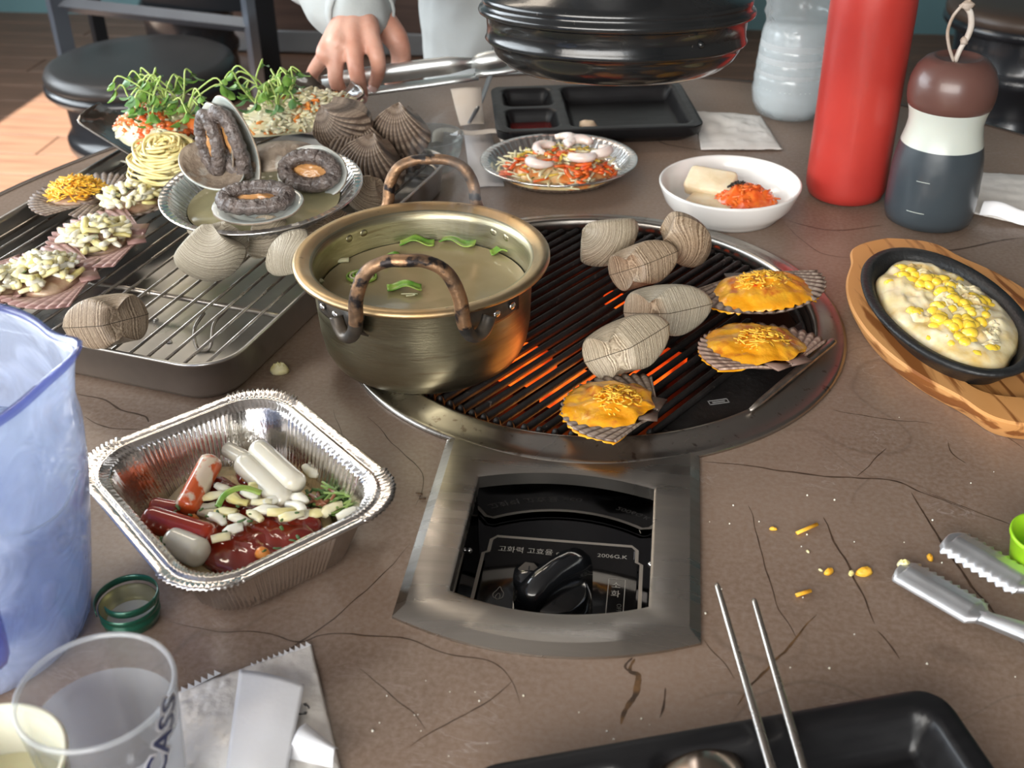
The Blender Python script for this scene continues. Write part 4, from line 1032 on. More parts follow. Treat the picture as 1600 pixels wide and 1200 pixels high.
bw = thing('white_bowl', 'white melamine bowl of tofu and red seasoning', 'bowl', P(1141, 302, .0))
bw.location = (.1085, .2150, .0)
bw.scale = (1.03, 1.03, 1.0)
mesh('bowl', lathe([(0, .003), (.036, .003), (.042, .0008), (.045, .0), (.0460, .0022), (.0500, .006), (.0560, .013), (.0595, .0220), (.0615, .0275), (.0617, .0295), (.0605, .0302), (.0590, .0290), (.0570, .022), (.053, .014), (.047, .009), (.038, .0066), (0, .0064)], 80), WHITEC, bw)
TOFU = mat('tofu', (.80, .70, .52), .4, 0, (.72, .58, .38), 70, sss=.4, bump=.3, bscale=120)
t_ = tag(mesh('tofu_slice', xf(box(0, 0, 0, .036, .022, .010, .002), T(.092, .226, .0225) @ RZ(-.35) @ RX(.45) @ Matrix.Scale(1.25, 4)), TOFU), 'thick tofu slice leaning in the white bowl', 'tofu')
t_ = tag(mesh('tofu_slice', xf(box(0, 0, 0, .044, .026, .008, .002), T(.094, .205, .0125) @ RZ(-.45) @ RX(.1)), TOFU), 'lower tofu slice half under the red seasoning', 'tofu')
t_ = thing('red_seasoning', 'spoonful of red pepper seasoning topped with dark sesame in the white bowl', 'seasoning', (.123, .209, .0105), .2)
mesh('seasoning_mound', mound(.030, .021, .017, .3, 3.5, 4, nr=14, seg=48), REDO, t_)
R.seed(8); stuff(mesh('pepper_shreds', pile(80, dome(0, 0, .028, .019, .003, .015), .009, .0014, bend=.3), REDO, t_))
stuff(mesh('sesame_flecks', pile(46, dome(-.006, .004, .010, .006, .0150, .0045), .003, .0009), mat('dark_sesame', (.03, .025, .02), .5), t_))

def partition_tray(label, cx, cy, ang, W, H, h):
    t_ = thing('partition_tray', label, 'tray', (cx, cy, .0004), ang)
    rc = .018
    pk = [(-W / 2 + .010, -W * .5 + W * .315, .004, H / 2 - .010), (-W / 2 + .010, -W * .5 + W * .315, -H / 2 + .010, -.004), (-W * .5 + W * .350, W / 2 - .010, -H / 2 + .010, H / 2 - .010)]
    def sd(x, y, b, r):
        cx_, cy_ = (b[0] + b[1]) / 2, (b[2] + b[3]) / 2; hx, hy = (b[1] - b[0]) / 2 - r, (b[3] - b[2]) / 2 - r
        dx, dy = abs(x - cx_) - hx, abs(y - cy_) - hy
        return r - (math.hypot(max(dx, 0), max(dy, 0)) + min(max(dx, dy), 0))
    def f(u, w_):
        x, y = (u - .5) * W, (w_ - .5) * H
        ax, ay = abs(x) - (W / 2 - rc), abs(y) - (H / 2 - rc)
        if ax > 0 and ay > 0 and math.hypot(ax, ay) > rc:
            k = rc / math.hypot(ax, ay); x = math.copysign(W / 2 - rc + ax * k, x); y = math.copysign(H / 2 - rc + ay * k, y)
        z = h
        for b in pk:
            d = sd(x, y, b, .012)
            if d > 0:
                q = min(1, d / .011); z = h - (h - .004) * (q * q * (3 - 2 * q))
        e = min(W / 2 - abs(x), H / 2 - abs(y)); 
        return (x, y, z - .0012 * max(0, 1 - e / .003) ** 2)
    mesh('tray_top', sheet(f, 110, 74), BLACKP, t_)
    out = rrect(W, H, rc, 8); inn = rrect(W - .03, H - .03, rc * .7, 8)
    mesh('tray_side', loft([[(x, y, 0) for x, y in inn], [(x * .985, y * .98, h * .5) for x, y in out], [(x, y, h - .0012) for x, y in out]], True, False), BLACKP, t_)
    return t_
bt = partition_tray('black three part tray with red sauce beyond the foil plate', -.0310, .4345, math.radians(10.9), .216, .150, .020)
tag(mesh('sauce_pool', xf(prism(rrect(.050, .048, .010, 5), 0, .0035, .001), T(bt.location.x, bt.location.y, .0052) @ RZ(math.radians(10.9)) @ T(-.0695, -.037, 0)), mat('dark_red_sauce', (.20, .02, .018), .08, coat=.6)), 'dark red dipping sauce in the near left corner of the far tray', 'sauce')
tag(mesh('food_morsel', xf(ball(.008, 12, 8, .3, 1.5, 3, (1.2, .8, .7)), T(*P(918, 196, .010))), mat('morsel', (.62, .48, .34), .4, sss=.2)), 'small beige morsel left in the far black tray', 'morsel')
PAPER = mat('wrapper_paper', (.74, .72, .69), .5, 0, (.66, .64, .61), 20, bump=.35, bscale=40, bdist=.003)
PAPERW = mat('white_film_paper', (.86, .87, .90), .4, 0, (.74, .76, .80), 12, bump=.25, bscale=25, bdist=.004)
def packet(name, label, corners, z0=.0012, puff=.006, mt=None, teeth=True, cat='packet', seed=1.0, nu=44, nv=30):
    c = [Vector(q) for q in corners]
    def f(u, w_):
        p = (c[0] * (1 - u) + c[1] * u) * (1 - w_) + (c[3] * (1 - u) + c[2] * u) * w_
        e = min(w_, 1 - w_)
        z = z0 + puff * (math.sin(PI * u) * math.sin(PI * w_)) ** .5 * (.75 + .5 * noise.noise(Vector((p.x * 60, p.y * 60, seed)))) + .0010 * abs(noise.noise(Vector((p.x * 160, p.y * 160, seed * 2))))
        if e < .12: z += .0006 * math.sin(e * 260)
        return (p.x, p.y, max(z, z0 * .8) + p.z)
    o = mesh(name, sheet(f, nu, nv), mt or PAPER); thick(o, .0005, 1)
    return tag(o, label, cat)
packet('wet_wipe_packet', 'flat cream wet wipe packet between the far tray and the water bottle', [P(1095, 236, 0), P(1222, 236, 0), P(1188, 184, 0), P(1086, 176, 0)], puff=.007, seed=2)
packet('wet_wipe_packet', 'crumpled beige wet wipe packet at the right edge, behind the soy bottle', [P(1512, 334, 0), P(1680, 372, 0), P(1670, 280, 0), P(1528, 272, 0)], puff=.005, seed=3)
tag(mesh('wipe_fold', xf(sheet(lambda u, w_: (.07 * u, .020 * (w_ - .5) * (1 - .3 * u), .010 * math.sin(PI * w_) + .002 * math.sin(u * 9)), 20, 14), T(*P(1534, 330, .004)) @ RZ(-.42)), PAPERW), 'white folded wipe poking out of the right hand packet', 'wipe')
# paper sleeve and folded wrapper strips
t_ = thing('folded_paper', 'folded cream paper sleeve standing between the hand and the far tray', 'paper', P(735, 205, 0))
A_ = Vector(t_.location)
def strip(nm, pts, wd, m_, par, twist=0.0):
    q = smooth_path([Vector(p) - A_ for p in pts], 6); V = []
    for i, p in enumerate(q):
        t = (q[min(i + 1, len(q) - 1)] - q[max(i - 1, 0)]).normalized(); s = t.cross(Vector((0, 0, 1)))
        s = s.normalized() if s.length > .1 else Vector((1, 0, 0))
        ww = wd[0] + (wd[1] - wd[0]) * i / (len(q) - 1)
        V += [tuple(p - s * ww), tuple(p + Vector((0, 0, .001))), tuple(p + s * ww)]
    F = []
    for i in range(len(q) - 1): F += [(3 * i, 3 * i + 1, 3 * i + 4, 3 * i + 3), (3 * i + 1, 3 * i + 2, 3 * i + 5, 3 * i + 4)]
    o = mesh(nm, (V, F), m_, par); thick(o, .0006); return o
CREAMP = mat('cream_paper', (.70, .60, .50), .6, 0, (.74, .66, .58), 30)
GREYP = mat('greyish_paper', (.55, .52, .52), .6, 0, (.62, .58, .57), 30)
strip('upright_leaf', [P(728, 138, .030), P(732, 165, .018), P(738, 195, .006)], (.017, .013), CREAMP, t_)
strip('lower_leaf', [P(745, 205, .003), P(752, 240, .002), P(762, 292, .0012)], (.014, .016), GREYP, t_)
strip('cross_fold', [P(684, 222, .004), P(690, 203, .010), P(735, 208, .010), P(778, 205, .010), P(792, 222, .003)], (.006, .006), CREAMP, t_)
tag(mesh('metal_chopstick', tube([P(733, 192, .012), P(752, 158, .018), P(766, 118, .024), P(775, 60, .034)], [.0020, .0026, .0030, .0034], 8, .6), mat('dark_steel', (.32, .33, .35), .3, 1.0)), 'dark steel utensil handle leaning on the cream paper sleeve', 'chopstick')

wb = thing('water_bottle', 'clear plastic water bottle, two thirds full, at the far edge of the table', 'water bottle', (P(1232, 178, 0).x, P(1232, 178, 0).y, .0005), scale=1.07)
WBM = clear('bottle_plastic', (.93, .96, .97), .28, (.90, .94, .96), rough=.08, bump=.35, bscale=60)
pb = [(0, .006), (.018, .002), (.026, 0), (.034, .004), (.0385, .014), (.0400, .026)]
z = .026
for k in range(4): pb += [(.0400 - .0012 * k, z + .003), (.0385 - .0012 * k, z + .007), (.0396 - .0012 * k, z + .012)]; z += .014
pb += [(.0345, .088), (.0325, .094), (.0335, .100), (.0355, .104), (.0335, .110), (.0355, .116), (.0335, .122), (.0360, .128), (.034, .150), (.028, .172), (.016, .192), (.0135, .196), (.0135, .205)]
mesh('bottle', lathe(pb, 60), WBM, wb)
mesh('water', lathe([(0, .004), (.025, .0015), (.037, .014), (.0388, .026), (.0378, .050), (.0360, .075), (.0335, .0865), (.0320, .090), (0, .090)], 48), clear('still_water', (.86, .90, .92), .80, (.88, .92, .94), rough=.15, ior=1.33), wb)
mesh('bottle_cap', lathe([(.0150, .196), (.0155, .198), (.0155, .210), (.0145, .2115), (0, .2115)], 36), WHITEC, wb)
for k in range(6):
    a = k * PI / 3; mesh('foot_lobe', xf(ball(.010, 12, 8, scl=(1, 1.1, 1)), T(.024 * math.cos(a), .024 * math.sin(a), .0105)), WBM, wb)
rb = thing('red_squeeze_bottle', 'tall red plastic squeeze bottle beside the soy sauce bottle', 'squeeze bottle', (.2185, .2655, .0004))
REDP = mat('red_plastic', (.44, .040, .030), .36, 0, (.36, .030, .024), 14, sss=.12, coat=.12, bump=.12, bscale=60)
mesh('bottle_body', lathe([(0, .001), (.030, .0005), (.0340, .003), (.0362, .009), (.0368, .014), (.0366, .05), (.0362, .11), (.0366, .17), (.0360, .195), (.0345, .203), (.0335, .206)], 64), REDP, rb)
mesh('screw_cap', lathe([(.0350, .204), (.0352, .206), (.0352, .222), (.030, .229), (.012, .234), (.009, .238), (.0042, .275), (.0030, .285), (0, .285)], 48), REDP, rb)
sb = thing('soy_sauce_bottle', 'short sauce bottle of dark soy with a brown dome cap', 'sauce bottle', (.2855, .2170, .0004))
SOYT = mat('soy_filled_plastic', (.035, .046, .056), .30, 0, (.045, .058, .068), 10, coat=.25, bump=.12, bscale=70, spec=.6)
MILK = mat('milky_plastic', (.50, .55, .52), .30, 0, (.56, .58, .50), 10, sss=.2, coat=.2, bump=.08, bscale=80)
mesh('filled_body', lathe([(0, .001), (.032, .0006), (.0365, .003), (.0382, .009), (.0386, .016), (.0388, .032), (.0382, .050), (.0368, .062), (.0345, .073)], 64), SOYT, sb)
mesh('clear_neck', lathe([(.0345, .073), (.0322, .082), (.0310, .091), (.0318, .098), (.0334, .104), (.0342, .1065), (.0330, .1075)], 64), MILK, sb)
mesh('graduation_mark', tube([( .0389 * math.cos(a), .0389 * math.sin(a), .020) for a in [4.0 + .05 * i for i in range(9)]], .0003, 5), MILK, sb)
mesh('graduation_mark', tube([( .0384 * math.cos(a), .0384 * math.sin(a), .048) for a in [4.1 + .05 * i for i in range(7)]], .0003, 5), MILK, sb)
cap = mesh('dome_cap', lathe([(.0325, .104), (.0345, .106), (.0358, .112), (.0362, .119), (.0352, .128), (.0318, .137), (.0262, .1435), (.0200, .1465), (.0185, .1462), (.0165, .1445), (.010, .1435), (0, .1430)], 64), mat('brown_plastic', (.115, .055, .045), .34, 0, (.10, .048, .04), 20, coat=.2), sb)
TW_ = mat('twine_grey_brown', (.30, .22, .16), .5, 0, (.44, .38, .33), 40, bump=.4, bscale=150)
mesh('twig_loop', tube(smooth_path([(-.004, -.004, .143), (-.010, -.004, .155), (-.0135, -.004, .168), (-.0115, -.004, .180), (-.006, -.003, .188), (.000, -.002, .1925)], 6), .0014, 8), TW_, cap)
mesh('twig_stem', tube(smooth_path([(-.003, -.003, .142), (-.001, -.003, .152), (.003, -.002, .162), (.0045, -.002, .172), (.002, -.002, .182), (-.003, -.002, .188)], 6), [.0022] * 12 + [.0026] * 19, 8), mat('pale_twig', (.60, .57, .53), .4, 0, (.40, .33, .27), 60), cap)
mesh('twig_knot', ball(1, 12, 8, .4, 2, 3, (.0032, .0026, .0034)), TW_, cap).location = (.001, -.003, .160)
mesh('twig_knot', ball(1, 12, 8, .4, 2, 5, (.0055, .0032, .0042)), TW_, cap).location = (-.002, -.0025, .1885)

# ------------------------------------------------------------------ right: corn cheese on a sizzling plate
def persp_outline(pts, z): return [(P(x, y, z).x, P(x, y, z).y) for x, y in pts]
WOODB = mat('board_wood', (.58, .27, .085), .42, 0, (.62, .33, .13), 10, stretch=(.12, 1, 1), ramp=(.4, .7), distort=.5, bump=.10, bscale=60, col3=(.24, .085, .022), n3scale=62, ramp3=(.54, .60))
BA = math.radians(-76)                          # long axis of the board
bc = Vector((.2700, -.0020, 0))
wbd = thing('wooden_underplate', 'pale grained wooden underplate with waisted ends beneath the iron platter', 'underplate', (bc.x, bc.y, .0004), BA)
bo = []
BL, BW = .140, .0735
def smax(p, q, k=.006): return .5 * (p + q + math.sqrt((p - q) ** 2 + k * k))
def half_w(x):
    x = abs(x); b1_ = BW * math.sqrt(max(0, 1 - (x / .119) ** 2)); b2_ = .043 * max(0, 1 - (x / BL) ** 10) ** .5
    return smax(b1_, b2_, .008) * max(0, 1 - (x / BL) ** 24) ** .5
xs = [BL * math.sin(-PI / 2 + PI * i / 60) for i in range(61)]
bo = [(x, -half_w(x)) for x in xs] + [(x, half_w(x)) for x in reversed(xs[1:-1])]
mesh('board', loft([[(x, y, 0) for x, y in inset(bo, .010)], [(x, y, .003) for x, y in inset(bo, .007)], [(x, y, .013) for x, y in inset(bo, .001)], [(x, y, .0165) for x, y in bo], [(x, y, .0180) for x, y in inset(bo, .0015)], [(x * .76, y * .80, .0180) for x, y in bo], [(x * .74, y * .78, .0130) for x, y in bo]]), WOODB, wbd, True, sharp=35)
pcen = Vector((.2535, -.0160, 0))
ip = thing('iron_platter', 'oval black cast iron platter full of corn cheese', 'platter', (pcen.x, pcen.y, .0135), math.radians(-78.3))
def ov(rx, ry, z, n=96): return [(rx * math.cos(2 * PI * i / n), ry * math.sin(2 * PI * i / n), z) for i in range(n)]
mesh('platter', loft([ov(.066, .030, 0), ov(.075, .037, .003), ov(.086, .046, .014), ov(.0935, .0520, .0200), ov(.0945, .0528, .0222), ov(.0930, .0512, .0238), ov(.0870, .0455, .0232), ov(.0845, .0430, .0195), ov(.078, .037, .010), ov(.066, .030, .006)]), CAST, ip)
CHEW = mat('melted_cheese_white', (.80, .66, .34), .22, 0, (.88, .80, .58), 30, sss=.4, coat=.5, bump=.35, bscale=70, col3=(.70, .48, .16), n3scale=45, ramp3=(.52, .7), ssr=(1, .8, .4))
CORN = mat('corn_yellow', (.90, .58, .03), .22, 0, (.92, .68, .12), 90, sss=.3, coat=.5, ssr=(1, .7, .1))
cc = thing('corn_cheese', 'melted white cheese with corn kernels filling the iron platter', 'corn cheese', (pcen.x, pcen.y, .0285), math.radians(-78.3))
mesh('melted_cheese', mound(.0825, .0415, .0120, .34, 4.2, 12, nr=26, seg=90, power=.45), CHEW, cc)
R.seed(31); kern = ball(1, 10, 7, .18, 1.2, 2, (.0058, .0046, .0040)); km = None
for k in range(170):
    r = math.sqrt(R.random()) * .90; a = R.uniform(0, 2 * PI)
    x, y = .076 * r * math.cos(a), .037 * r * math.sin(a)
    if noise.noise(Vector((x * 26, y * 26, 3))) < -.12: continue
    o = mesh('corn_kernel', kern, CORN, cc) if km is None else link('corn_kernel', km, cc)
    km = o.data; o.location = (x, y, .0105 * (1 - r ** 3) + R.uniform(-.0005, .0022)); o.rotation_euler = (R.uniform(-.5, .5), R.uniform(-.5, .5), R.uniform(0, 6.3)); o.scale = (R.uniform(.8, 1.15),) * 3
for k in range(16):
    r = math.sqrt(R.random()) * .85; a = R.uniform(0, 2 * PI)
    mesh('cheese_lump', xf(mound(R.uniform(.009, .018), R.uniform(.006, .011), .0065, .3, 3, k), T(.072 * r * math.cos(a), .034 * r * math.sin(a), .0098 * (1 - r ** 3) - .001) @ RZ(R.uniform(0, 3))), CHEW, cc)

# ------------------------------------------------------------------ left front: foil box of rice cakes
FA = math.radians(-43)
FC = Vector((-.1800, -.2835, 0))
fb = thing('foil_box', 'square pleated foil box holding rice cakes in red sauce', 'foil box', (FC.x, FC.y, .0004), FA)
def dense(sx, sy, r, n=420):
    per = 2 * (sx + sy - 4 * r) + 2 * PI * r; out = []
    segs = [('l', (sx / 2, -sy / 2 + r), (0, 1), sy - 2 * r), ('c', (sx / 2 - r, sy / 2 - r), 0, PI * r / 2), ('l', (sx / 2 - r, sy / 2), (-1, 0), sx - 2 * r), ('c', (-sx / 2 + r, sy / 2 - r), 90, PI * r / 2),
            ('l', (-sx / 2, sy / 2 - r), (0, -1), sy - 2 * r), ('c', (-sx / 2 + r, -sy / 2 + r), 180, PI * r / 2), ('l', (-sx / 2 + r, -sy / 2), (1, 0), sx - 2 * r), ('c', (sx / 2 - r, -sy / 2 + r), 270, PI * r / 2)]
    fr = [.17, .08, .17, .08, .17, .08, .17, .08]
    for k, sg in enumerate(segs):
        m_ = int(n * fr[k])
        for i in range(m_):
            t = i / m_
            if sg[0] == 'l':
                p = (sg[1][0] + sg[2][0] * sg[3] * t, sg[1][1] + sg[2][1] * sg[3] * t); nn = (sg[2][1], -sg[2][0]); cf = 0
            else:
                a = math.radians(sg[2] + 90 * t); p = (sg[1][0] + r * math.cos(a), sg[1][1] + r * math.sin(a)); nn = (math.cos(a), math.sin(a)); cf = 1
            out.append((p, nn, cf, i))
    return out
def fring(sx, sy, r, z, amp, cam_=0.0, dz=0.0):
    out = []
    for (p, nn, cf, i) in dense(sx, sy, r):
        w_ = math.cos(i * PI / 2) if not cf else math.cos(i * PI) * 1.0
        a = (amp if not cf else cam_) * w_ + (cam_ * .8 * noise.noise(Vector((p[0] * 300, p[1] * 300, z * 50))) if cf else 0)
        out.append((p[0] + nn[0] * a, p[1] + nn[1] * a, z + dz * w_ * (1 if cf else .0)))
    return out
fh = .044
rg = [fring(.098, .076, .018, .0005, 0), fring(.106, .084, .022, .0008, .0003), fring(.112, .090, .024, .004, .0008, .0008), fring(.126, .104, .026, .028, .0011, .0013), fring(.1325, .1105, .027, .0405, .0009, .0012),
      fring(.1345, .1125, .027, .0425, .0002, .0008), fring(.1395, .1175, .028, .0428, 0, .0006, .0003), fring(.1410, .1190, .028, .0446, 0, .0006), fring(.1435, .1215, .029, .0450, 0, .0006), fring(.1450, .1230, .029, .0436, 0, .0006),
      fring(.1490, .1270, .030, .0440, 0, .0009, .0004), fring(.1565, .1345, .032, .0455, 0, .0012, .0008), fring(.1585, .1365, .032, .0450, 0, .0012, .0008), fring(.1580, .1360, .032, .0436, 0, .001)]
o = mesh('foil_body', loft(rg, True, False), FOIL, fb); thick(o, .0003, 0)
base = thing('mashed_potato', 'pale crumbly mash under the rice cakes in the foil box', 'mash', (FC.x, FC.y, .004), FA)
mesh('mash', xf(mound(.060, .048, .0165, .25, 5, 3, nr=20, seg=60, power=.22), T(-.002, 0, 0)), mat('mash_cream', (.80, .66, .38), .5, 0, (.72, .56, .30), 90, sss=.3, bump=1.0, bscale=220, bdist=.003, col3=(.10, .13, .04), n3scale=260, ramp3=(.70, .74)), base)
def bx(px, py, z): return P(px, py, z)
SAUCE = mat('glossy_red_sauce', (.17, .012, .008), .10, 0, (.24, .022, .010), 40, coat=.9, bump=.2, bscale=45, sss=.1)
sx_ = thing('red_chilli_sauce', 'glossy dark red chilli sauce pooled in the foil box', 'sauce', (FC.x, FC.y, .0150), FA)
for (x_, y_, a_, b__, sd__) in ((395, 880, .030, .020, 8), (455, 848, .030, .018, 5), (500, 838, .018, .012, 4), (350, 850, .016, .018, 2), (345, 775, .022, .012, 3), (400, 745, .016, .010, 6)):
    c = P(x_, y_, .0185) - Vector((FC.x, FC.y, .0185)); c = RZ(-FA) @ c; c.x = max(-.024, min(.024, c.x)); c.y = max(-.019, min(.022, c.y))
    mesh('sauce_pool', xf(mound(a_, b__, .0060, .25, 3, sd__, nr=12, seg=50, power=.35), T(c.x, c.y, .0030) @ RZ(.1)), SAUCE, sx_)
TTEOK = mat('rice_cake_white', (.74, .71, .60), .22, 0, (.68, .64, .52), 30, sss=.5, coat=.4, ssr=(1, .9, .7))
TTR = mat('rice_cake_sauced', (.30, .022, .010), .14, 0, (.52, .07, .02), 40, ramp=(.4, .62), coat=.7, sss=.3)
TTS = mat('rice_cake_striped', (.66, .12, .03), .18, 0, (.80, .66, .50), 60, ramp=(.52, .57), coat=.6, sss=.3)
def capsule(a, b, r, m_, nm, label, cat, n=10, taper=1.0, group=None, z0=0, bendv=(0, 0, 0)):
    a, b = Vector(a), Vector(b); d = b - a; L = d.length; pts, rad = [], []
    for i in range(n + 1):
        t = i / n; s = t * L
        e = min(s, L - s); rr = r * (math.sqrt(max(0, 1 - (1 - min(e / (r * .55), 1)) ** 2)) * .97 + .03) * (1 + (taper - 1) * t)
        pts.append(a + d * t + Vector(bendv) * math.sin(PI * t)); rad.append(rr)
    ts = [0, .03, .08, .15] + [.15 + .7 * i / 8 for i in range(1, 8)] + [.85, .92, .97, 1]
    pts = [a + d * t + Vector(bendv) * math.sin(PI * t) for t in ts]
    rad = [r * max(.12, math.sqrt(max(0, 1 - (1 - min(min(t * L, L - t * L) / (r * .6), 1)) ** 2))) * (1 + (taper - 1) * t) for t in ts]
    return tag(mesh(nm, tube(pts, rad, 14), m_), label, cat, group)
capsule(bx(398, 698, .034), bx(468, 762, .030), .0072, TTEOK, 'rice_cake', 'upper of the two clean white rice cakes in the foil box', 'rice cake')
capsule(bx(376, 718, .030), bx(452, 790, .024), .0074, TTEOK, 'rice_cake', 'lower of the two clean white rice cakes, half under cheese', 'rice cake')
capsule(bx(333, 716, .034), bx(288, 800, .026), .0072, TTS, 'rice_cake', 'rice cake striped with orange sauce leaning on the left foil wall', 'rice cake')
capsule(bx(224, 808, .030), bx(336, 842, .026), .0078, TTR, 'rice_cake', 'dark red sauced rice cake at the left of the foil box', 'rice cake')
capsule(bx(262, 842, .026), bx(320, 868, .026), .0085, TTEOK, 'rice_cake', 'white bottomed rice cake in front of the dark red one', 'rice cake')
capsule(bx(352, 700, .026), bx(392, 722, .026), .0050, TTEOK, 'rice_cake', 'short rice cake end behind the clean pair', 'rice cake')
capsule(bx(235, 790, .024), bx(285, 800, .024), .0055, TTR, 'rice_cake', 'small sauced rice cake tucked behind the dark red one', 'rice cake')
R.seed(12)
fbs = [(318, 790), (335, 775), (352, 768), (372, 778), (392, 772), (410, 785), (428, 780), (352, 800), (372, 812), (398, 806), (418, 800), (440, 798), (460, 792), (455, 806), (478, 805), (498, 800), (500, 812), (520, 796), (545, 800), (522, 830), (338, 812), (330, 800), (468, 780), (405, 760), (486, 735), (345, 840), (365, 828)]
for i, (x, y) in enumerate(fbs):
    c = bx(x, y, .0285 if 330 < x < 470 else .024); a = R.uniform(-.6, .9); l = R.uniform(.0045, .0085); d = v(math.cos(a), math.sin(a), R.uniform(-.2, .2)) * l
    if i == 16: continue
    s_ = Vector((-d.y, d.x, 0)) * R.uniform(-.3, .3)
    o = mesh('cheese_piece', tube([c - d, c - d * .3 + s_, c + d * .4 + s_, c + d], [r_ * R.uniform(.9, 1.5) for r_ in (.0020, .0028, .0026, .0020)], 7, .75), [MOZW, MOZZ, MOZW, MOZY][i % 4])
    tag(o, 'piece of shredded %s cheese scattered on the rice cakes and red sauce' % ('pale yellow' if i % 4 == 3 else 'white'), 'cheese', '%s cheese pieces in the foil box' % ('yellow' if i % 4 == 3 else 'white'))
t_ = thing('chopped_greens', 'chopped green onion and herbs at the right corner of the foil box', 'greens', bx(535, 785, .020))
R.seed(44)
stuff(mesh('green_strands', pile(46, dome(0, 0, .017, .012, 0, .006), .018, .0011, bend=.2), mat('onion_green', (.12, .22, .05), .4, 0, (.30, .42, .12), 120), t_))
stuff(mesh('green_strands', pile(30, dome(-.003, 0, .018, .012, 0, .005), .014, .0012, bend=.3), HERB, t_))
stuff(mesh('brown_strands', pile(10, dome(-.010, -.002, .010, .008, 0, .008), .012, .0016, bend=.5), mat('brown_strand', (.26, .10, .05), .3, coat=.4), t_))
tag(mesh('green_onion_strip', tube(smooth_path([bx(340, 792, .030), bx(352, 772, .034), bx(378, 762, .035), bx(408, 770, .032)], 6), .0022, 8, .5), LEEK), 'curved pale green onion strip over the cheese in the foil box', 'green onion')
tag(mesh('onion_strip', tube(smooth_path([bx(520, 828, .028), bx(490, 836, .026), bx(462, 850, .024), bx(452, 862, .023), bx(456, 880, .024)], 6), .0016, 6, .7), MOZZ), 'long bent cream strip at the right of the red sauce', 'strip')
for i, (x, y, w_) in enumerate(((388, 748, .004), (410, 866, .0045), (302, 812, .0035))):
    tag(mesh('carrot_cube', xf(mound(w_, w_ * .8, w_, .15, 2, i), T(*bx(x, y, .024))), VEGO), ('carrot cube by the lower clean rice cake', 'carrot cube sunk in the red sauce pool', 'carrot cube beside the striped rice cake')[i], 'carrot')
R.seed(3)
stuff(tag(mesh('herb_flecks', join(*[pile(1, (lambda p=bx(R.uniform(240, 480), R.uniform(790, 870), .030): p), .004, .0010, flat=.4) for _ in range(36)]), HERB), 'dried green herb flecks sprinkled over the foil box contents', 'herbs'))

# ------------------------------------------------------------------ left front: pitcher, glass, cup, cap
PIT = clear('blue_clear_plastic', (.86, .90, .98), .55, (.78, .85, .99), rough=.12, bump=.35, bscale=38, hazevar=True, bdist=.006)
PITE = clear('blue_plastic_edge', (.50, .54, .82), .35, (.34, .38, .72), rough=.08)
pc = Vector((-.3010, -.3700, 0))
pt = thing('water_pitcher', 'large translucent blue plastic pitcher at the left edge', 'pitcher', (pc.x, pc.y, .0005))
ppr = [(.052, .003), (.056, .0), (.060, .003), (.064, .020), (.0705, .055), (.0765, .090), (.0790, .115), (.0775, .132), (.0750, .148), (.0735, .1550)]
def spout(V, z0, amt, ang):
    out = []
    for x, y, z in V:
        a = math.atan2(y, x) - ang; a = (a + PI) % (2 * PI) - PI
        k = amt * math.exp(-(a / .22) ** 2) * max(0, (z - z0) / (.155 - z0)) ** 2
        r = math.hypot(x, y); e = 1 + k / max(r, .01)
        out.append((x * e, y * e, z + k * .35))
    return out
V, F = lathe([(0, .004)] + ppr, 96); o = mesh('pitcher_body', (spout(V, .12, .012, .35), F), PIT, pt); thick(o, .0022, -1)
V, F = lathe([(.0722, .1535), (.0722, .1575), (.0750, .1575), (.0750, .1535)], 96)
mesh('pitcher_rim', (spout(V, .12, .012, .35), F), PITE, pt)
mesh('inner_swirl', tube(smooth_path([(.060, -.046, .108), (.071, -.030, .098), (.0765, -.010, .095), (.078, .010, .103)], 6), .0009, 6), clear('pale_ridge', (.9, .95, 1), .5, (.9, .95, 1)), pt)
ha = math.radians(-47)
def hz(r, z): return (r * math.cos(ha), r * math.sin(ha), z)
mesh('pitcher_handle', tube(smooth_path([hz(.074, .142), hz(.100, .142), hz(.118, .130), hz(.120, .105), hz(.108, .075), hz(.085, .055), hz(.070, .050)], 6), .0065, 12, 1.5), PITE, pt)
mesh('pitcher_water', lathe([(0, .008), (.054, .008), (.062, .025), (.0685, .055), (.0735, .085), (.0745, .092), (0, .092)], 64), clear('pitcher_water', (.86, .90, .98), .55, (.76, .85, .99), rough=.1, ior=1.2, bump=.4, bscale=26, hazevar=True), pt)

gc = P(149, 1078, .085)
gt = thing('beer_glass', 'small clear tumbler with dark blue printed letters, front left', 'glass', (gc.x, gc.y, .0005))
GLM = clear('glass_clear', (.97, .975, .98), .07, (.85, .88, .92), rough=.03, ior=1.35)
def grr(z): return .0235 + (.0318 - .0235) * (z / .085)
mesh('glass_wall', lathe([(0, .0), (.0225, 0), (.0240, .002), (grr(.03), .03), (grr(.06), .06), (.0318, .0838), (.0314, .0850), (.0303, .0850), (.0298, .0838), (grr(.06) - .002, .06), (grr(.03) - .002, .03), (.0215, .010), (0, .008)], 72), GLM, gt)
mesh('frost_band', lathe([(grr(.004) + .0002, .004), (grr(.04) + .0002, .040), (grr(.0655) + .0002, .0655)], 72), clear('frosted_glass', (.90, .92, .95), .52, (.80, .84, .90), rough=.25), gt)
NAVY = mat('navy_print', (.020, .035, .13), .35)
WPR = mat('white_print', (.78, .80, .86), .4)
def bend_on(z0, th0, off):
    def f(p):
        z = z0 + p.y; r = grr(z) + off; th = th0 + p.x / r
        return Vector((r * math.cos(th), r * math.sin(th), z))
    return f
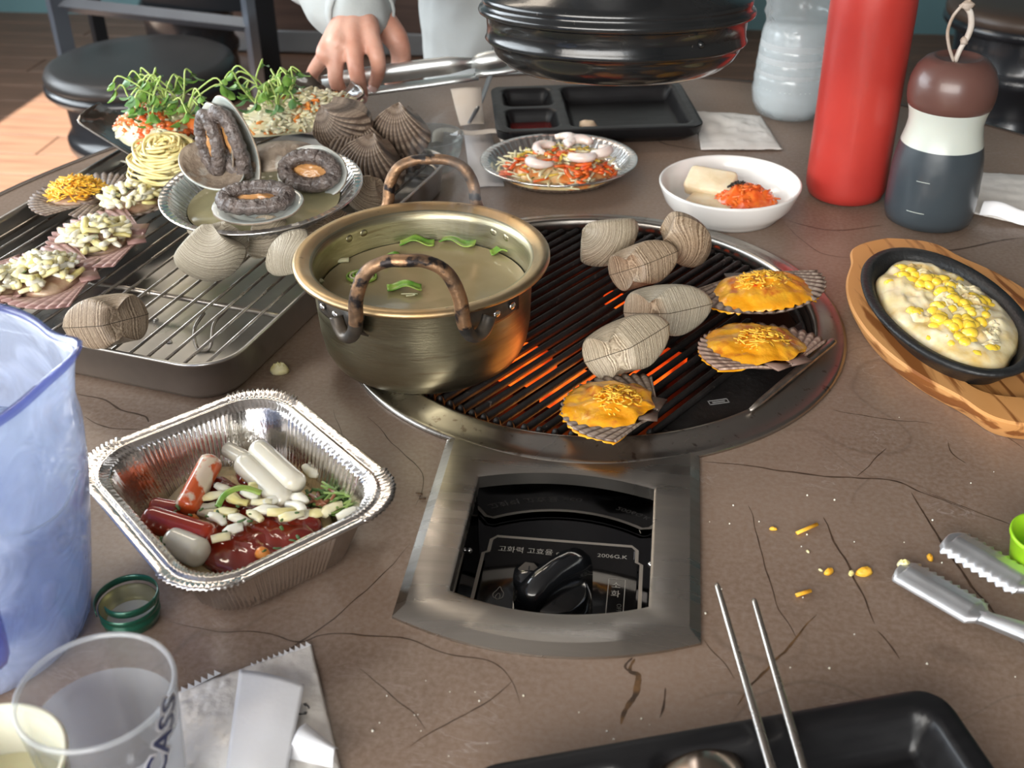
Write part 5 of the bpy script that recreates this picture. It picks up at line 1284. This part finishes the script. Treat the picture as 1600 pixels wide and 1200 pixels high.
def lift(s, size, th0, z0, off, m_, sx, grow=0):
    c = bpy.data.curves.new('t', 'FONT'); c.body = s; c.size = size; c.resolution_u = 3; c.shear = .25; c.offset = grow
    tmp = bpy.data.objects.new('t', c); sc.collection.objects.link(tmp); bpy.context.view_layer.update()
    me = bpy.data.meshes.new_from_object(tmp.evaluated_get(bpy.context.evaluated_depsgraph_get())); bpy.data.objects.remove(tmp); bpy.data.curves.remove(c)
    f0 = bend_on(z0, th0, off); cr_, sr_ = math.cos(1.12), math.sin(1.12); f = lambda p: f0(Vector((p.x * cr_ - p.y * sr_, p.x * sr_ + p.y * cr_, 0))); me.name = 'lettering'; me.materials.clear(); me.materials.append(m_)
    for q in me.vertices: q.co = f(Vector((q.co.x * sx, q.co.y, 0)))
    return link('lettering', me, gt)
lift('CASS', .0165, -.42, .0500, .0006, WPR, 1.0, .0012)
lift('CASS', .0165, -.42, .0500, .0010, NAVY, 1.0, .0002)
mesh('rim_highlight', lathe([(.0320, .0840), (.0318, .0853), (.0309, .0860), (.0300, .0853), (.0298, .0840)], 72), clear('pale_rim_highlight', (.9, .92, .94), .40, (.86, .90, .94), rough=.06), gt)  # milky ring laid over the lip, paints in its highlight

uc = P(-28, 1200, .080)
ut = thing('paper_cup', 'cream lined paper cup cropped at the bottom left corner', 'cup', (uc.x, uc.y, .0005))
mesh('cup_wall', lathe([(0, .004), (.0225, .004), (.0225, 0), (.0235, 0), (.0300, .0765), (.0312, .0785), (.0315, .0800), (.0305, .0812), (.0292, .0803), (.0288, .0780), (.0228, .006), (0, .006)], 64), mat('cup_paper', (.66, .67, .60), .4, 0, (.64, .62, .48), 8, sss=.2), ut)
mesh('milky_drink', lathe([(.0270, .056), (0, .056)], 40), mat('cream_drink', (.62, .58, .38), .2, sss=.3), ut)

kc = P(207, 968, .0)
kt = thing('green_bottle_cap', 'upturned dark green metal bottle cap with its torn ring', 'bottle cap', (kc.x, kc.y, .0004))
GRN = mat('green_enamel', (.010, .085, .050), .28, .4, (.014, .11, .065), 60, coat=.4)
CAPI = mat('cap_lacquer', (.42, .40, .22), .3, .8, (.50, .48, .34), 60)
mesh('cap_shell', lathe([(0, .0002), (.0135, .0002), (.0148, .0015), (.0150, .0040), (.0156, .0050), (.0156, .0066), (.0148, .0074), (.0150, .0090), (.0158, .0100), (.0158, .0112), (.0153, .0118)], 60), GRN, kt)
mesh('cap_inside', lathe([(.0151, .0118), (.0149, .0100), (.0143, .0090), (.0145, .0074), (.0139, .0064), (.0141, .0045), (.0133, .0032), (.0129, .0018)], 60), CAPI, kt)
mesh('cap_liner', lathe([(.0129, .0018), (.010, .0014), (0, .0014)], 40), mat('liner_white', (.72, .72, .66), .4), kt)
def ring_strip(a0, a1, r0, r1, z0, z1, h, n=40):
    def f(u, w_):
        a = a0 + (a1 - a0) * u; r = r0 + (r1 - r0) * u; return (r * math.cos(a), r * math.sin(a), z0 + (z1 - z0) * u + h * (w_ - .5))
    return sheet(f, n, 3)
o = mesh('torn_ring', ring_strip(-.15, 3.9, .0162, .0168, .0165, .0132, .0040), [GRN, CAPI], kt); thick(o, .0006)
o = mesh('torn_ring', ring_strip(-.15, -2.2, .0162, .0125, .0165, .0158, .0042), [GRN, CAPI], kt); thick(o, .0006)

# wrapper and paper in front
pk = packet('wrapper', 'torn white plastic wrapper with zigzag edge and small black print, front left', [P(272, 1260, 0), P(545, 1260, 0), P(486, 1010, 0), P(280, 1085, 0)], puff=.005, mt=mat('wrapper_film', (.86, .84, .81), .28, 0, (.78, .75, .71), 16, bump=.9, bscale=30, bdist=.006, coat=.3), seed=5, nu=60, nv=46)
zz = []
for (a, b, n_) in ((P(283, 1083, .002), P(345, 1052, .002), 6), (P(392, 1045, .002), P(486, 1008, .002), 11)):
    d = (b - a) / n_; nn = Vector((-d.y, d.x, 0)).normalized()
    for i in range(n_):
        p = a + d * i; zz.append(([tuple(p), tuple(p + d), tuple(p + d * .5 + nn * .0040)], [(0, 1, 2)]))
o = mesh('zigzag_edge', join(*zz), PAPERW, pk, False); thick(o, .0003)
BLKP = mat('black_print', (.03, .03, .03), .5)
rc = P(472, 1108, .0085)
for k in range(3):
    a0 = k * 2 * PI / 3 + .3
    mesh('recycling_mark', tube([(rc.x + .0032 * math.cos(a0 + t), rc.y + .0032 * math.sin(a0 + t), rc.z) for t in (0, .35, .7, 1.05, 1.4)], [.0006, .0005, .0005, .0009, .0001], 5), BLKP, pk)
pf = thing('paper_strip', 'plain bluish white paper slip lying across the torn wrapper', 'paper slip', (0, 0, 0))
c4 = [P(345, 1262, .010), P(438, 1262, .010), P(476, 1070, .0105), P(374, 1046, .0105)]
def fs(u, w_):
    p = (c4[0] * (1 - u) + c4[1] * u) * (1 - w_) + (c4[3] * (1 - u) + c4[2] * u) * w_
    return (p.x, p.y, p.z + .0018 * math.sin(u * 3.1) + .0007 * noise.noise(Vector((p.x * 50, p.y * 50, 2))))
o = mesh('slip', sheet(fs, 16, 24), PAPERW, pf); thick(o, .0003)
t_ = thing('folded_film', 'folded white film flap with blue grey inside, right of the paper slip', 'film', (0, 0, 0))
c4b = [P(450, 1185, .006), P(520, 1200, .006), P(528, 1170, .010), P(478, 1130, .010)]
def fs2(u, w_):
    p = (c4b[0] * (1 - u) + c4b[1] * u) * (1 - w_) + (c4b[3] * (1 - u) + c4b[2] * u) * w_
    return (p.x, p.y, p.z + .005 * math.sin(w_ * PI))
o = mesh('flap', sheet(fs2, 16, 14), PAPERW, t_); thick(o, .0003)

# ------------------------------------------------------------------ front: tray, chopsticks, spoon
fa = math.radians(19.2)
fx = Vector((math.cos(fa), math.sin(fa), 0)); fy = Vector((-fx.y, fx.x, 0))
frc = P(1466, 1070, .024); fc_ = frc - fx * .113 - fy * .078
ft = partition_tray('black three part tray in the foreground under the chopsticks', fc_.x, fc_.y, fa, .226, .156, .024)
for lab, a, b in (('left steel chopstick resting over the front tray', P(1120, 912, .046), P(1212, 1225, .022)), ('right steel chopstick resting over the front tray', P(1178, 936, .044), P(1262, 1225, .022))):
    a, b = Vector(a), Vector(b); d = (b - a).normalized(); e = a + d * .215
    if e.z < .012: e = a + (b - a).normalized() * .215
    c_ = thing('chopstick', lab, 'chopstick', a)
    mesh('shaft', tube([(0, 0, 0), d * .002, d * .06, d * .15, d * .213, d * .215], [.0011, .0014, .0020, .0027, .0031, .0026], 10, .8), ROD, c_)
sp = thing('spoon', 'steel spoon with its bowl tip showing at the bottom edge', 'spoon'); 
s0 = P(1098, 1235, .019); sp.matrix_world = basis(s0, v(-.10, -1, .02), v(1, -.1, 0))
def spn(u, w_):
    a = 2 * PI * u; r = w_; return (-.030 * r * math.cos(a) * 1.0, .0205 * r * math.sin(a) * (1 - .08 * math.cos(a)), .0065 * (1 - r * r))
o = mesh('spoon_bowl', sheet(spn, 48, 12, True), mat('spoon_steel', (.66, .52, .42), .14, 1.0, (.52, .42, .34), 30, rough2=.24), sp); thick(o, .0010)
mesh('spoon_handle', tube([(.028, 0, .001), (.05, 0, -.001), (.09, 0, .002), (.15, 0, .004)], [.003, .0025, .003, .005], 10, .35), ROD, sp)

# ------------------------------------------------------------------ right front: tongs, green cup, crumbs
ALU = mat('tongs_steel', (.80, .82, .85), .40, 1.0, (.70, .72, .75), 40, bump=.1, bscale=150, rough2=.5)
def tongs_arm(a, b, wd, par, side, nm='tongs_arm', L2=.20, z1=0.0):
    """toothed gripping plate from a to b with a narrower arm behind"""
    a, b = Vector(a), Vector(b); d = (b - a); L = d.length; m_ = basis(a, d, Vector((-d.y, d.x, 0)))
    n = 90; hw = wd / 2; V = []
    def hwid(u): return hw * min(1, (1 - (1 - min(u / .10, 1)) ** 2) ** .5 + .02) if u < .10 else (hw if u < .92 else hw * (1 - .45 * (u - .92) / .08))
    rows = 9
    for i in range(n + 1):
        u = i / n
        for j in range(rows):
            q = -1 + 2 * j / (rows - 1); y = q * hwid(u); zz_ = 0
            tooth = abs(((i / 8.5) % 1) - .5) * 2
            if j == rows - 1: y += (.0028 * tooth if u < .93 else 0); zz_ = -.0030
            if j == 0: y -= (.0028 * tooth if u < .93 else 0) * (1 if side == 2 else .0); zz_ = -.0030
            if j in (1, rows - 2): zz_ = -.0004
            if .09 < u < .90 and j in (3, 4, 5): zz_ = .0020 if j == 4 else .0010
            V.append((u * L, y, zz_ + .004))
    F = [(i * rows + j, (i + 1) * rows + j, (i + 1) * rows + j + 1, i * rows + j + 1) for i in range(n) for j in range(rows - 1)]
    o = mesh('gripping_plate', xf((V, F), m_), ALU, par); thick(o, .0009)
    rings = []
    for u, w_, zc in ((.96, .52, .003), (1.05, .42, .004), (1.2, .50, .006), (1.5, .62, .010), (2.0, .66, .016), (2.6, .62, .020)):
        x = u * L; ww = hw * w_ * 1.15
        rings.append([(x, -ww, zc - .003), (x, -ww * .8, zc), (x, 0, zc + .0016), (x, ww * .8, zc), (x, ww, zc - .003), (x, ww * .78, zc - .0015), (x, 0, zc + .0004), (x, -ww * .78, zc - .0015)])
    mesh('arm', xf(loft(rings), m_), ALU, par)
tg = thing('serving_tongs', 'steel serving tongs with toothed grips lying open at the right', 'tongs', (0, 0, 0))
tongs_arm(P(1404, 893, .004), P(1534, 968, .006), .021, tg, 1)
tongs_arm(P(1480, 845, .007), P(1612, 922, .008), .022, tg, 2)
mesh('cheese_scrap', xf(mound(.004, .003, .004, .3, 3, 1), T(*P(1412, 884, .006))), MOZY, tg)
gcp = thing('green_cup', 'lime green plastic cup cut off by the right edge', 'cup', P(1622, 885, 0))
mesh('cup_body', lathe([(0, .001), (.014, .001), (.016, .004), (.0185, .020), (.0195, .021), (.0195, .023), (.0180, .023), (.0155, .006), (0, .004)], 48), mat('lime_plastic', (.28, .55, .015), .3, 0, (.34, .60, .03), 20, sss=.3, ssr=(.4, 1, .1)), gcp)
CRUMBS = [(1208, 827, .0020, 'small orange crumb left of the long cheddar shred'), (1350, 895, .0045, 'largest orange cheddar crumb right of centre on the table'), (1295, 894, .0030, 'curved orange crumb left of the largest crumb'), (1330, 896, .0022, 'tiny pale crumb just left of the largest crumb'),
      (1453, 872, .0026, 'orange crumb beside the tip of the tongs'), (1262, 862, .0012, 'tiny pale crumb below the long cheddar shred'), (1282, 891, .0012, 'tiny pale speck beside the curved crumb')]
for i, (x, y, r_, lab) in enumerate(CRUMBS):
    tag(mesh('crumb', xf(mound(r_ * 1.2, r_ * .7, r_ * .8, .5, 4, i + 2, nr=5, seg=14), T(*P(x, y, .0003)) @ RZ(.4 * i)), CHED if r_ > .0019 and i != 3 else MOZY), lab, 'crumb')
for (p1, p2, lab) in (((1245, 833), (1277, 819), 'long orange cheddar shred on the bare table'), ((1244, 930), (1267, 923), 'short orange cheddar shred above the chopstick tips')):
    a, b = P(*p1, .0015), P(*p2, .0015); tag(mesh('cheddar_shred', tube([a, (a + b) / 2, b], .0013, 6, .8), CHED), lab, 'crumb')
tag(mesh('cheese_scrap', xf(mound(.0075, .0055, .006, .5, 4, 3, nr=8, seg=26), T(*P(437, 580, .0003))), MOZY), 'yellow cheese scrap on the table between tray and foil box', 'crumb')
tag(mesh('herb_scrap', pile(4, lambda: P(374 + R.uniform(-4, 4), 580, .002), .010, .0010), HERB), 'green and yellow herb scrap beside the oven tray corner', 'crumb')
for i, (x, y) in enumerate(((650, 770), (672, 768), (655, 780))):
    a = P(x, y, .001); tag(mesh('shell_splinter', tube([a, a + v(.004, .001 * (i - 1), 0)], .0006, 5), VEIN), ('upper', 'right', 'lower')[i] + ' brown splinter by the right corner of the foil box', 'crumb')

# ------------------------------------------------------------------ the person across the table
SKIN = mat('skin', (.56, .30, .22), .45, 0, (.48, .23, .165), 40, sss=.25, ssr=(1, .45, .3), bump=.15, bscale=260, col3=(.62, .37, .29), n3scale=18, ramp3=(.5, .7))
NAIL = mat('finger_nail', (.82, .58, .54), .25, sss=.2, coat=.4)
SWEAT = mat('pale_sweatshirt', (.40, .43, .43), .85, 0, (.35, .38, .385), 8, bump=.25, bscale=420, bdist=.001)
TROU = mat('dark_trousers', (.03, .032, .038), .8)
person = thing('person', 'seated person in a pale grey sweatshirt holding steel tongs across the table', 'person', (-.12, .86, FLOOR + .002))
PL_ = Vector(person.location)
def L_(p): return Vector(p) - PL_
def remesh(o, vs, sm=6, fac=.6):
    r = o.modifiers.new('one_surface', 'REMESH'); r.mode = 'VOXEL'; r.voxel_size = vs; r.use_smooth_shade = True
    if sm:
        k = o.modifiers.new('soften', 'SMOOTH'); k.factor = fac; k.iterations = sm
    return o
def seg(pts, rad, sg=12, flat=1.0, n=4):
    q = smooth_path([L_(p) for p in pts], n); rr = []
    m_ = len(pts) - 1
    for i in range(len(q)):
        t = i / (len(q) - 1) * m_; k = min(int(t), m_ - 1); f_ = t - k; rr.append(rad[k] * (1 - f_) + rad[k + 1] * f_)
    vf = tube(q, rr, sg, flat)
    return join(vf, xf(ball(rr[0] * .98, sg, 6), T(*q[0])), xf(ball(rr[-1] * .98, sg, 6), T(*q[-1])))
# hand: palm, four fingers and thumb
wr = P(560, 12, .118)
mcpI, mcpM, mcpR, mcpK = P(577, 50, .104), P(551, 56, .102), P(528, 68, .096), P(510, 84, .086)
FI = [mcpI, P(590, 92, .082), P(590, 116, .062), P(584, 133, .046)]
FM = [mcpM, P(556, 106, .076), P(562, 134, .056), P(566, 152, .043)]
FR_ = [mcpR, P(524, 120, .064), P(534, 146, .044), P(546, 162, .032)]
FK = [mcpK, P(488, 116, .056), P(490, 134, .040), P(500, 146, .030)]
FT = [P(590, 26, .108), P(620, 62, .088), P(626, 98, .062), P(612, 130, .040)]
hv = [seg(FI, [.0105, .0088, .0078, .0066]), seg(FM, [.0105, .0088, .0080, .0068]), seg(FR_, [.0100, .0084, .0076, .0064]), seg(FK, [.0090, .0074, .0066, .0056]), seg(FT, [.0150, .0125, .0108, .0088])]
for k in (mcpI, mcpM, mcpR, mcpK): hv.append(seg([wr, (wr + k) / 2 + v(0, 0, .002), k], [.0165, .0150, .0120]))
hv.append(seg([wr, FT[0], FT[1]], [.017, .0165, .0135]))
elb = v(-.405, .700, .150); sho = v(-.300, .850, .400)
hv.append(seg([wr, (wr * 2 + elb) / 3, elb, sho], [.0235, .030, .040, .050]))
# other arm, hanging to the lap, torso core, neck, head, legs: one surface
cx, cy = -.12, .86
sho2 = v(.06, .860, .400); elb2 = v(.10, .790, .130); wr2 = v(.0, .720, -.120)
hv.append(seg([sho2, elb2, wr2], [.050, .040, .026]))
for k in range(4): hv.append(seg([wr2, wr2 + v(-.045 , -.035 + .020 * k, -.012), wr2 + v(-.085, -.035 + .018 * k, -.022)], [.014, .011, .007]))
hv.append(seg([wr2, wr2 + v(-.03, .045, -.01), wr2 + v(-.060, .055, -.018)], [.015, .012, .009]))
hv.append(seg([v(cx, cy + .02, -.22), v(cx, cy, 0), v(cx, cy, .25), v(cx, cy, .39)], [.11, .105, .12, .085], 20))
hv.append(seg([sho, v(cx, cy + .01, .40), sho2], [.05, .075, .05]))
hv.append(seg([v(cx, cy, .40), v(cx, cy - .02, .52)], [.055, .052]))
hv.append(xf(ball(.1, 24, 18, scl=(.80, .98, 1.18)), T(*L_((cx, cy - .035, .600)))))
hv.append(xf(ball(.012, 10, 8, scl=(.8, 1.2, 1.5)), T(*L_((cx, cy - .135, .590)))))
for s_ in (-1, 1):
    hv.append(xf(ball(.02, 10, 8, scl=(.5, .9, 1.5)), T(*L_((cx + .080 * s_, cy - .03, .598)))))
    hv.append(seg([v(cx + .09 * s_, cy, -.25), v(cx + .11 * s_, cy - .40, -.24), v(cx + .11 * s_, cy - .38, -.66)], [.08, .062, .042]))
    hv.append(seg([v(cx + .11 * s_, cy - .36, -.70), v(cx + .12 * s_, cy - .50, -.715)], [.032, .026]))
body = remesh(mesh('body', join(*hv), SKIN, person), .0027, 3)
def nail(tip, prev, lab=None, w_=.0052):
    tip, prev = Vector(tip), Vector(prev); d = (tip - prev).normalized()
    toc = (CC - tip).normalized(); n_ = (toc - d * toc.dot(d)).normalized()
    m_ = basis(L_(tip) - d * .0015 + n_ * .0060, d, n_.cross(d)); 
    return mesh('finger_nail', xf(ball(1, 14, 8, scl=(.0062, w_, .0016)), m_), NAIL, person)
for f_ in (FI, FM, FR_): nail(f_[3], f_[2])
# hair and face details
HAIR = mat('dark_hair', (.02, .015, .012), .5, 0, (.035, .028, .022), 90)
mesh('hair', xf(ball(.1, 28, 18, .10, 6, 2, (.88, 1.04, 1.05)), T(*L_((cx, cy - .010, .638)))), HAIR, person)
for s_ in (-1, 1): mesh('eye', xf(ball(.0115, 12, 8, scl=(1.2, .5, .7)), T(*L_((cx + .032 * s_, cy - .120, .610)))), mat('eye_dark', (.03, .02, .015), .2), person)
mesh('mouth', xf(ball(.02, 12, 8, scl=(1.1, .3, .25)), T(*L_((cx, cy - .120, .545)))), mat('lips', (.50, .22, .20), .4), person)
# sweatshirt: torso and sleeves as one cloth surface
cuff = wr - (elb - wr) * .03
cv = []
def ell_loft(rows, n=32):
    return loft([[(x + rx * math.cos(2 * PI * i / n), y + ry * math.sin(2 * PI * i / n), z) for i in range(n)] for x, y, z, rx, ry in [(a - PL_.x, b - PL_.y, c - PL_.z, d, e) for a, b, c, d, e in rows]])
cv.append(ell_loft([(cx, cy + .02, -.24, .180, .130), (cx, cy, -.15, .190, .140), (cx, cy - .01, .0, .185, .138), (cx, cy, .18, .180, .125), (cx, cy, .32, .185, .115), (cx, cy, .40, .165, .095), (cx, cy, .445, .075, .070)]))
cv.append(seg([cuff, cuff + (elb - wr) * .10, cuff + (elb - wr) * .35 + v(0, 0, .004), elb + v(.0, 0, 0), (elb + sho) / 2, sho], [.0360, .0500, .0590, .0660, .070, .078], 20))
cv.append(seg([sho2, elb2, wr2 + (elb2 - wr2) * .1], [.078, .066, .040], 16))
sw = remesh(mesh('sweatshirt', join(*cv), SWEAT, person), .0065, 6)
dt = bpy.data.textures.new('folds', 'CLOUDS'); dt.noise_scale = .07
dm = sw.modifiers.new('folds', 'DISPLACE'); dm.texture = dt; dm.strength = .016; dm.mid_level = .5; dm.texture_coords = 'LOCAL'
ce = (elb - wr).normalized(); cm_ = basis(L_(cuff), ce.cross(v(0, 0, 1)), ce.cross(ce.cross(v(0, 0, 1))))
tr_ = mesh('cuff', tube([L_(cuff) - ce * .012, L_(cuff) - ce * .004, L_(cuff) + ce * .010, L_(cuff) + ce * .022], [.0335, .0355, .0365, .0400], 24, caps=False), SWEAT, person); thick(tr_, .003)
tv = [seg([v(cx + .09 * s_, cy + .01, -.24), v(cx + .11 * s_, cy - .38, -.235), v(cx + .11 * s_, cy - .37, -.64)], [.100, .080, .060], 16) for s_ in (-1, 1)]
remesh(mesh('trousers', join(*tv), TROU, person), .01, 3)
for s_ in (-1, 1): mesh('shoe', xf(ball(1, 16, 10, scl=(.045, .13, .035)), T(*L_((cx + .12 * s_, cy - .44, -.70)))), TROU, person)

# tongs in the hand
tgs = thing('hand_tongs', 'bright steel tongs held in the hand across the table', 'tongs', (0, 0, 0))
ta, tb = P(592, 128, .046), P(800, 100, .060)
d_ = (tb - ta); dn = d_.normalized(); up_ = v(0, 0, 1) - dn * dn.z; up_.normalize(); sd_ = dn.cross(up_)
BRI = mat('polished_tongs', (.88, .92, .92), .38, 1.0, (.80, .84, .84), 30, rough2=.45)
def channel(a, b, ws, hs, off, nm, lab=None):
    rings = []
    for t, w_, h_ in zip([i / (len(ws) - 1) for i in range(len(ws))], ws, hs):
        c = a + (b - a) * t + up_ * off
        rings.append([tuple(c + sd_ * (w_ * q) + up_ * (h_ * e)) for q, e in ((-1, -.6), (-.75, .6), (-.3, 1), (.3, 1), (.75, .6), (1, -.6), (.7, -.4), (0, -.1), (-.7, -.4))])
    return mesh(nm, loft(rings), BRI, tgs)
channel(ta - dn * .060, ta + d_ * .72, [.006, .007, .007, .007, .007, .007, .0050], [.008, .0105, .0110, .0110, .0110, .0105, .0060], .0065, 'upper_arm')
channel(ta - dn * .060, ta + d_ * .74, [.008, .0095, .0100, .0100, .0100, .0090, .0070], [.0035] * 7, -.0085, 'lower_arm')
channel(ta + d_ * .70, tb, [.0065, .0095, .0105, .0105, .0095, .0050], [.005, .009, .0100, .0100, .009, .004], .0065, 'upper_jaw')
channel(ta + d_ * .72, tb + dn * .012, [.0065, .0095, .0105, .0105, .0095, .0050], [.0035] * 6, -.0045, 'lower_jaw')
tp = []
for k in range(9):
    c = tb - dn * (.020 - .0036 * k) - up_ * .0065 - sd_ * .008
    tp.append(([tuple(c), tuple(c + dn * .0034), tuple(c + dn * .0017 - up_ * .003)], [(0, 1, 2)]))
o = mesh('jaw_teeth', join(*tp), BRI, tgs, False); thick(o, .001)

# ------------------------------------------------------------------ stools, chair, bench behind
SEAT = mat('black_seat_pad', (.020, .019, .019), .38, 0, (.030, .028, .028), 8, coat=.1)
DRUMS = mat('black_stool_plastic', (.016, .018, .022), .25, 0, (.012, .014, .017), 8, coat=.4)
def drum_stool(label, x, y, r=.19, seat_m=SEAT, top=-.275, cat='stool'):
    t_ = thing('drum_stool', label, cat, (x, y, FLOOR + .001))
    H = top - FLOOR
    mesh('seat_pad', lathe([(0, H + .004), (r * .6, H + .004), (r * .90, H + .001), (r * .97, H - .006), (r * 1.0, H - .018), (r * .99, H - .030), (r * .95, H - .036), (0, H - .036)], 64), seat_m, t_)
    mesh('seat_rim', lathe([(r * .95, H - .030), (r * 1.01, H - .034), (r * 1.015, H - .046), (r * .97, H - .056), (r * .86, H - .060)], 64), DRUMS, t_)
    mesh('drum_body', lathe([(r * .84, H - .058), (r * .82, H - .130), (r * .86, H - .142), (r * .89, H - .150), (r * .89, H - .168), (r * .84, H - .178), (r * .82, H - .26), (r * .89, H - .275), (r * .89, H - .292), (r * .84, H - .305), (r * .86, .03), (r * .92, .012), (r * .92, 0), (0, 0)], 64), DRUMS, t_)
    return t_
a_ = P(66, 108, -.285); b_ = P(369, 92, -.285); c_ = (a_ + b_) / 2
drum_stool('black padded drum stool at the far left behind the table', c_.x, c_.y, (b_ - a_).length / 2 / 1.01, top=-.275)
a_ = P(1497, 18, -.285)
drum_stool('black ribbed drum stool with a brown seat at the far right', a_.x + .175, a_.y + .05, .19, mat('brown_seat_pad', (.06, .04, .03), .4), top=-.27)
a_ = P(222, 8, -.30)
drum_stool('second drum stool beyond the left one, mostly behind the chair frame', a_.x - .15, a_.y + .62, .16, top=-.30)
# metal framed chair
FRB = mat('blue_grey_frame', (.075, .090, .110), .35, .2, (.06, .07, .09), 6)
DKF = mat('dark_chair_frame', (.012, .014, .017), .35, .2)
ch = thing('metal_chair', 'dark metal framed chair behind the left drum stool', 'chair', (P(240, 60, FLOOR).x, P(240, 60, FLOOR).y, FLOOR))
CO = Vector(ch.location)
def dd(x, y, k): return D(x, y, k) - CO
def bar(nm, a, b, w_, m_, d2=None):
    a, b = Vector(a), Vector(b); return mesh(nm, tube([a, b], w_, 4, 1.0), m_, ch, False)
dA = 2.80
lp = D(88, 8, dA); rp = D(412, 60, dA)
bar('front_leg', (lp.x - CO.x, lp.y - CO.y, 0), (lp.x - CO.x, lp.y - CO.y, .62), .026, FRB)
bar('rear_leg', (lp.x - CO.x + .045, lp.y - CO.y + .10, 0), (lp.x - CO.x + .045, lp.y - CO.y + .10, .62), .022, DKF)
bar('front_leg', (rp.x - CO.x - .02, rp.y - CO.y, 0), (rp.x - CO.x - .02, rp.y - CO.y, 1.0), .026, FRB)
bar('rear_leg', (rp.x - CO.x + .02, rp.y - CO.y - .05, 0), (rp.x - CO.x + .02, rp.y - CO.y - .05, 1.0), .034, DKF)
bar('cross_rail', D(92, 6, dA) - CO, D(412, 42, dA) - CO, .018, FRB)
bar('lower_rail', (lp.x - CO.x, lp.y - CO.y, .12), (rp.x - CO.x, rp.y - CO.y, .12), .014, FRB)
q0, q1 = D(88, 8, dA) - CO, D(400, 45, dA) - CO
mesh('back_panel', xf(box(0, 0, 0, (q1 - q0).length * .55, .012, .30, .003), T(*(q0 * .30 + q1 * .70 + Vector((0, .02, .17)))) @ RZ(math.atan2(q1.y - q0.y, q1.x - q0.x))), DKF, ch)
mesh('seat', xf(box(0, 0, 0, (q1 - q0).length * .9, .38, .03, .008), T(*(q0 * .5 + q1 * .5 + Vector((0, .24, 0)))) @ RZ(math.atan2(q1.y - q0.y, q1.x - q0.x)) @ T(0, 0, .07)), DKF, ch)
# low bench along the far side
a_ = P(440, 90, FLOOR)
bn = thing('wooden_bench', 'low brown wooden bench with a grey kick strip behind the person', 'bench', (a_.x + .55, a_.y + .25, FLOOR + .001))
mesh('bench_box', box(0, 0, .26, 1.5, .42, .36, .004), DARKW, bn, False)
mesh('kick_strip', box(0, -.01, .045, 1.5, .41, .075, .004), mat('kick_metal', (.20, .21, .22), .35, .7), bn, False)
mesh('bench_top', box(0, 0, .455, 1.54, .46, .028, .006), DARKW, bn, False)

# ------------------------------------------------------------------ steam over the soup pot
def steam_mat(dens):
    m = bpy.data.materials.new('steam'); m.use_nodes = True; nt = m.node_tree
    nt.nodes.remove(nt.nodes['Principled BSDF']); out = nt.nodes['Material Output']
    vs = nt.nodes.new('ShaderNodeVolumeScatter'); vs.inputs[0].default_value = (.95, .97, 1, 1); vs.inputs['Anisotropy'].default_value = .3
    tc = nt.nodes.new('ShaderNodeTexCoord'); mp = nt.nodes.new('ShaderNodeMapping'); mp.inputs['Scale'].default_value = (1, 1, .45)
    n = nt.nodes.new('ShaderNodeTexNoise'); n.inputs['Scale'].default_value = 42; n.inputs['Distortion'].default_value = 1.6; n.inputs['Detail'].default_value = 2
    nt.links.new(tc.outputs['Object'], mp.inputs[0]); nt.links.new(mp.outputs[0], n.inputs['Vector'])
    r = nt.nodes.new('ShaderNodeMapRange'); r.inputs[1].default_value = .52; r.inputs[2].default_value = .72; r.inputs[4].default_value = dens
    nt.links.new(n.outputs[0], r.inputs[0]); nt.links.new(r.outputs[0], vs.inputs['Density']); nt.links.new(vs.outputs[0], out.inputs['Volume'])
    return m
so_ = thing('steam', 'thin white steam rising from the right side of the soup pot', 'steam', (PC.x + .030, PC.y + .02, PZ + .070))
mesh('steam_wisp', xf(ball(1, 24, 16, .25, 1.5, 4, (.038, .042, .055)), T(0, 0, .058)), steam_mat(9.0), so_)
so_['kind'] = 'stuff'

# tiny white specks scattered over the tabletop
R.seed(90)
sk = []
for _ in range(48):
    p = P(R.uniform(1080, 1590), R.uniform(650, 1060), .0004) if R.random() < .7 else P(R.uniform(560, 1100), R.uniform(1040, 1190), .0004)
    r_ = R.uniform(.00025, .0007); sk.append(xf(ball(r_, 6, 4), T(*p)))
stuff(tag(mesh('specks', join(*sk), MOZW), 'tiny white specks of salt and cheese dust on the bare tabletop', 'crumbs'))
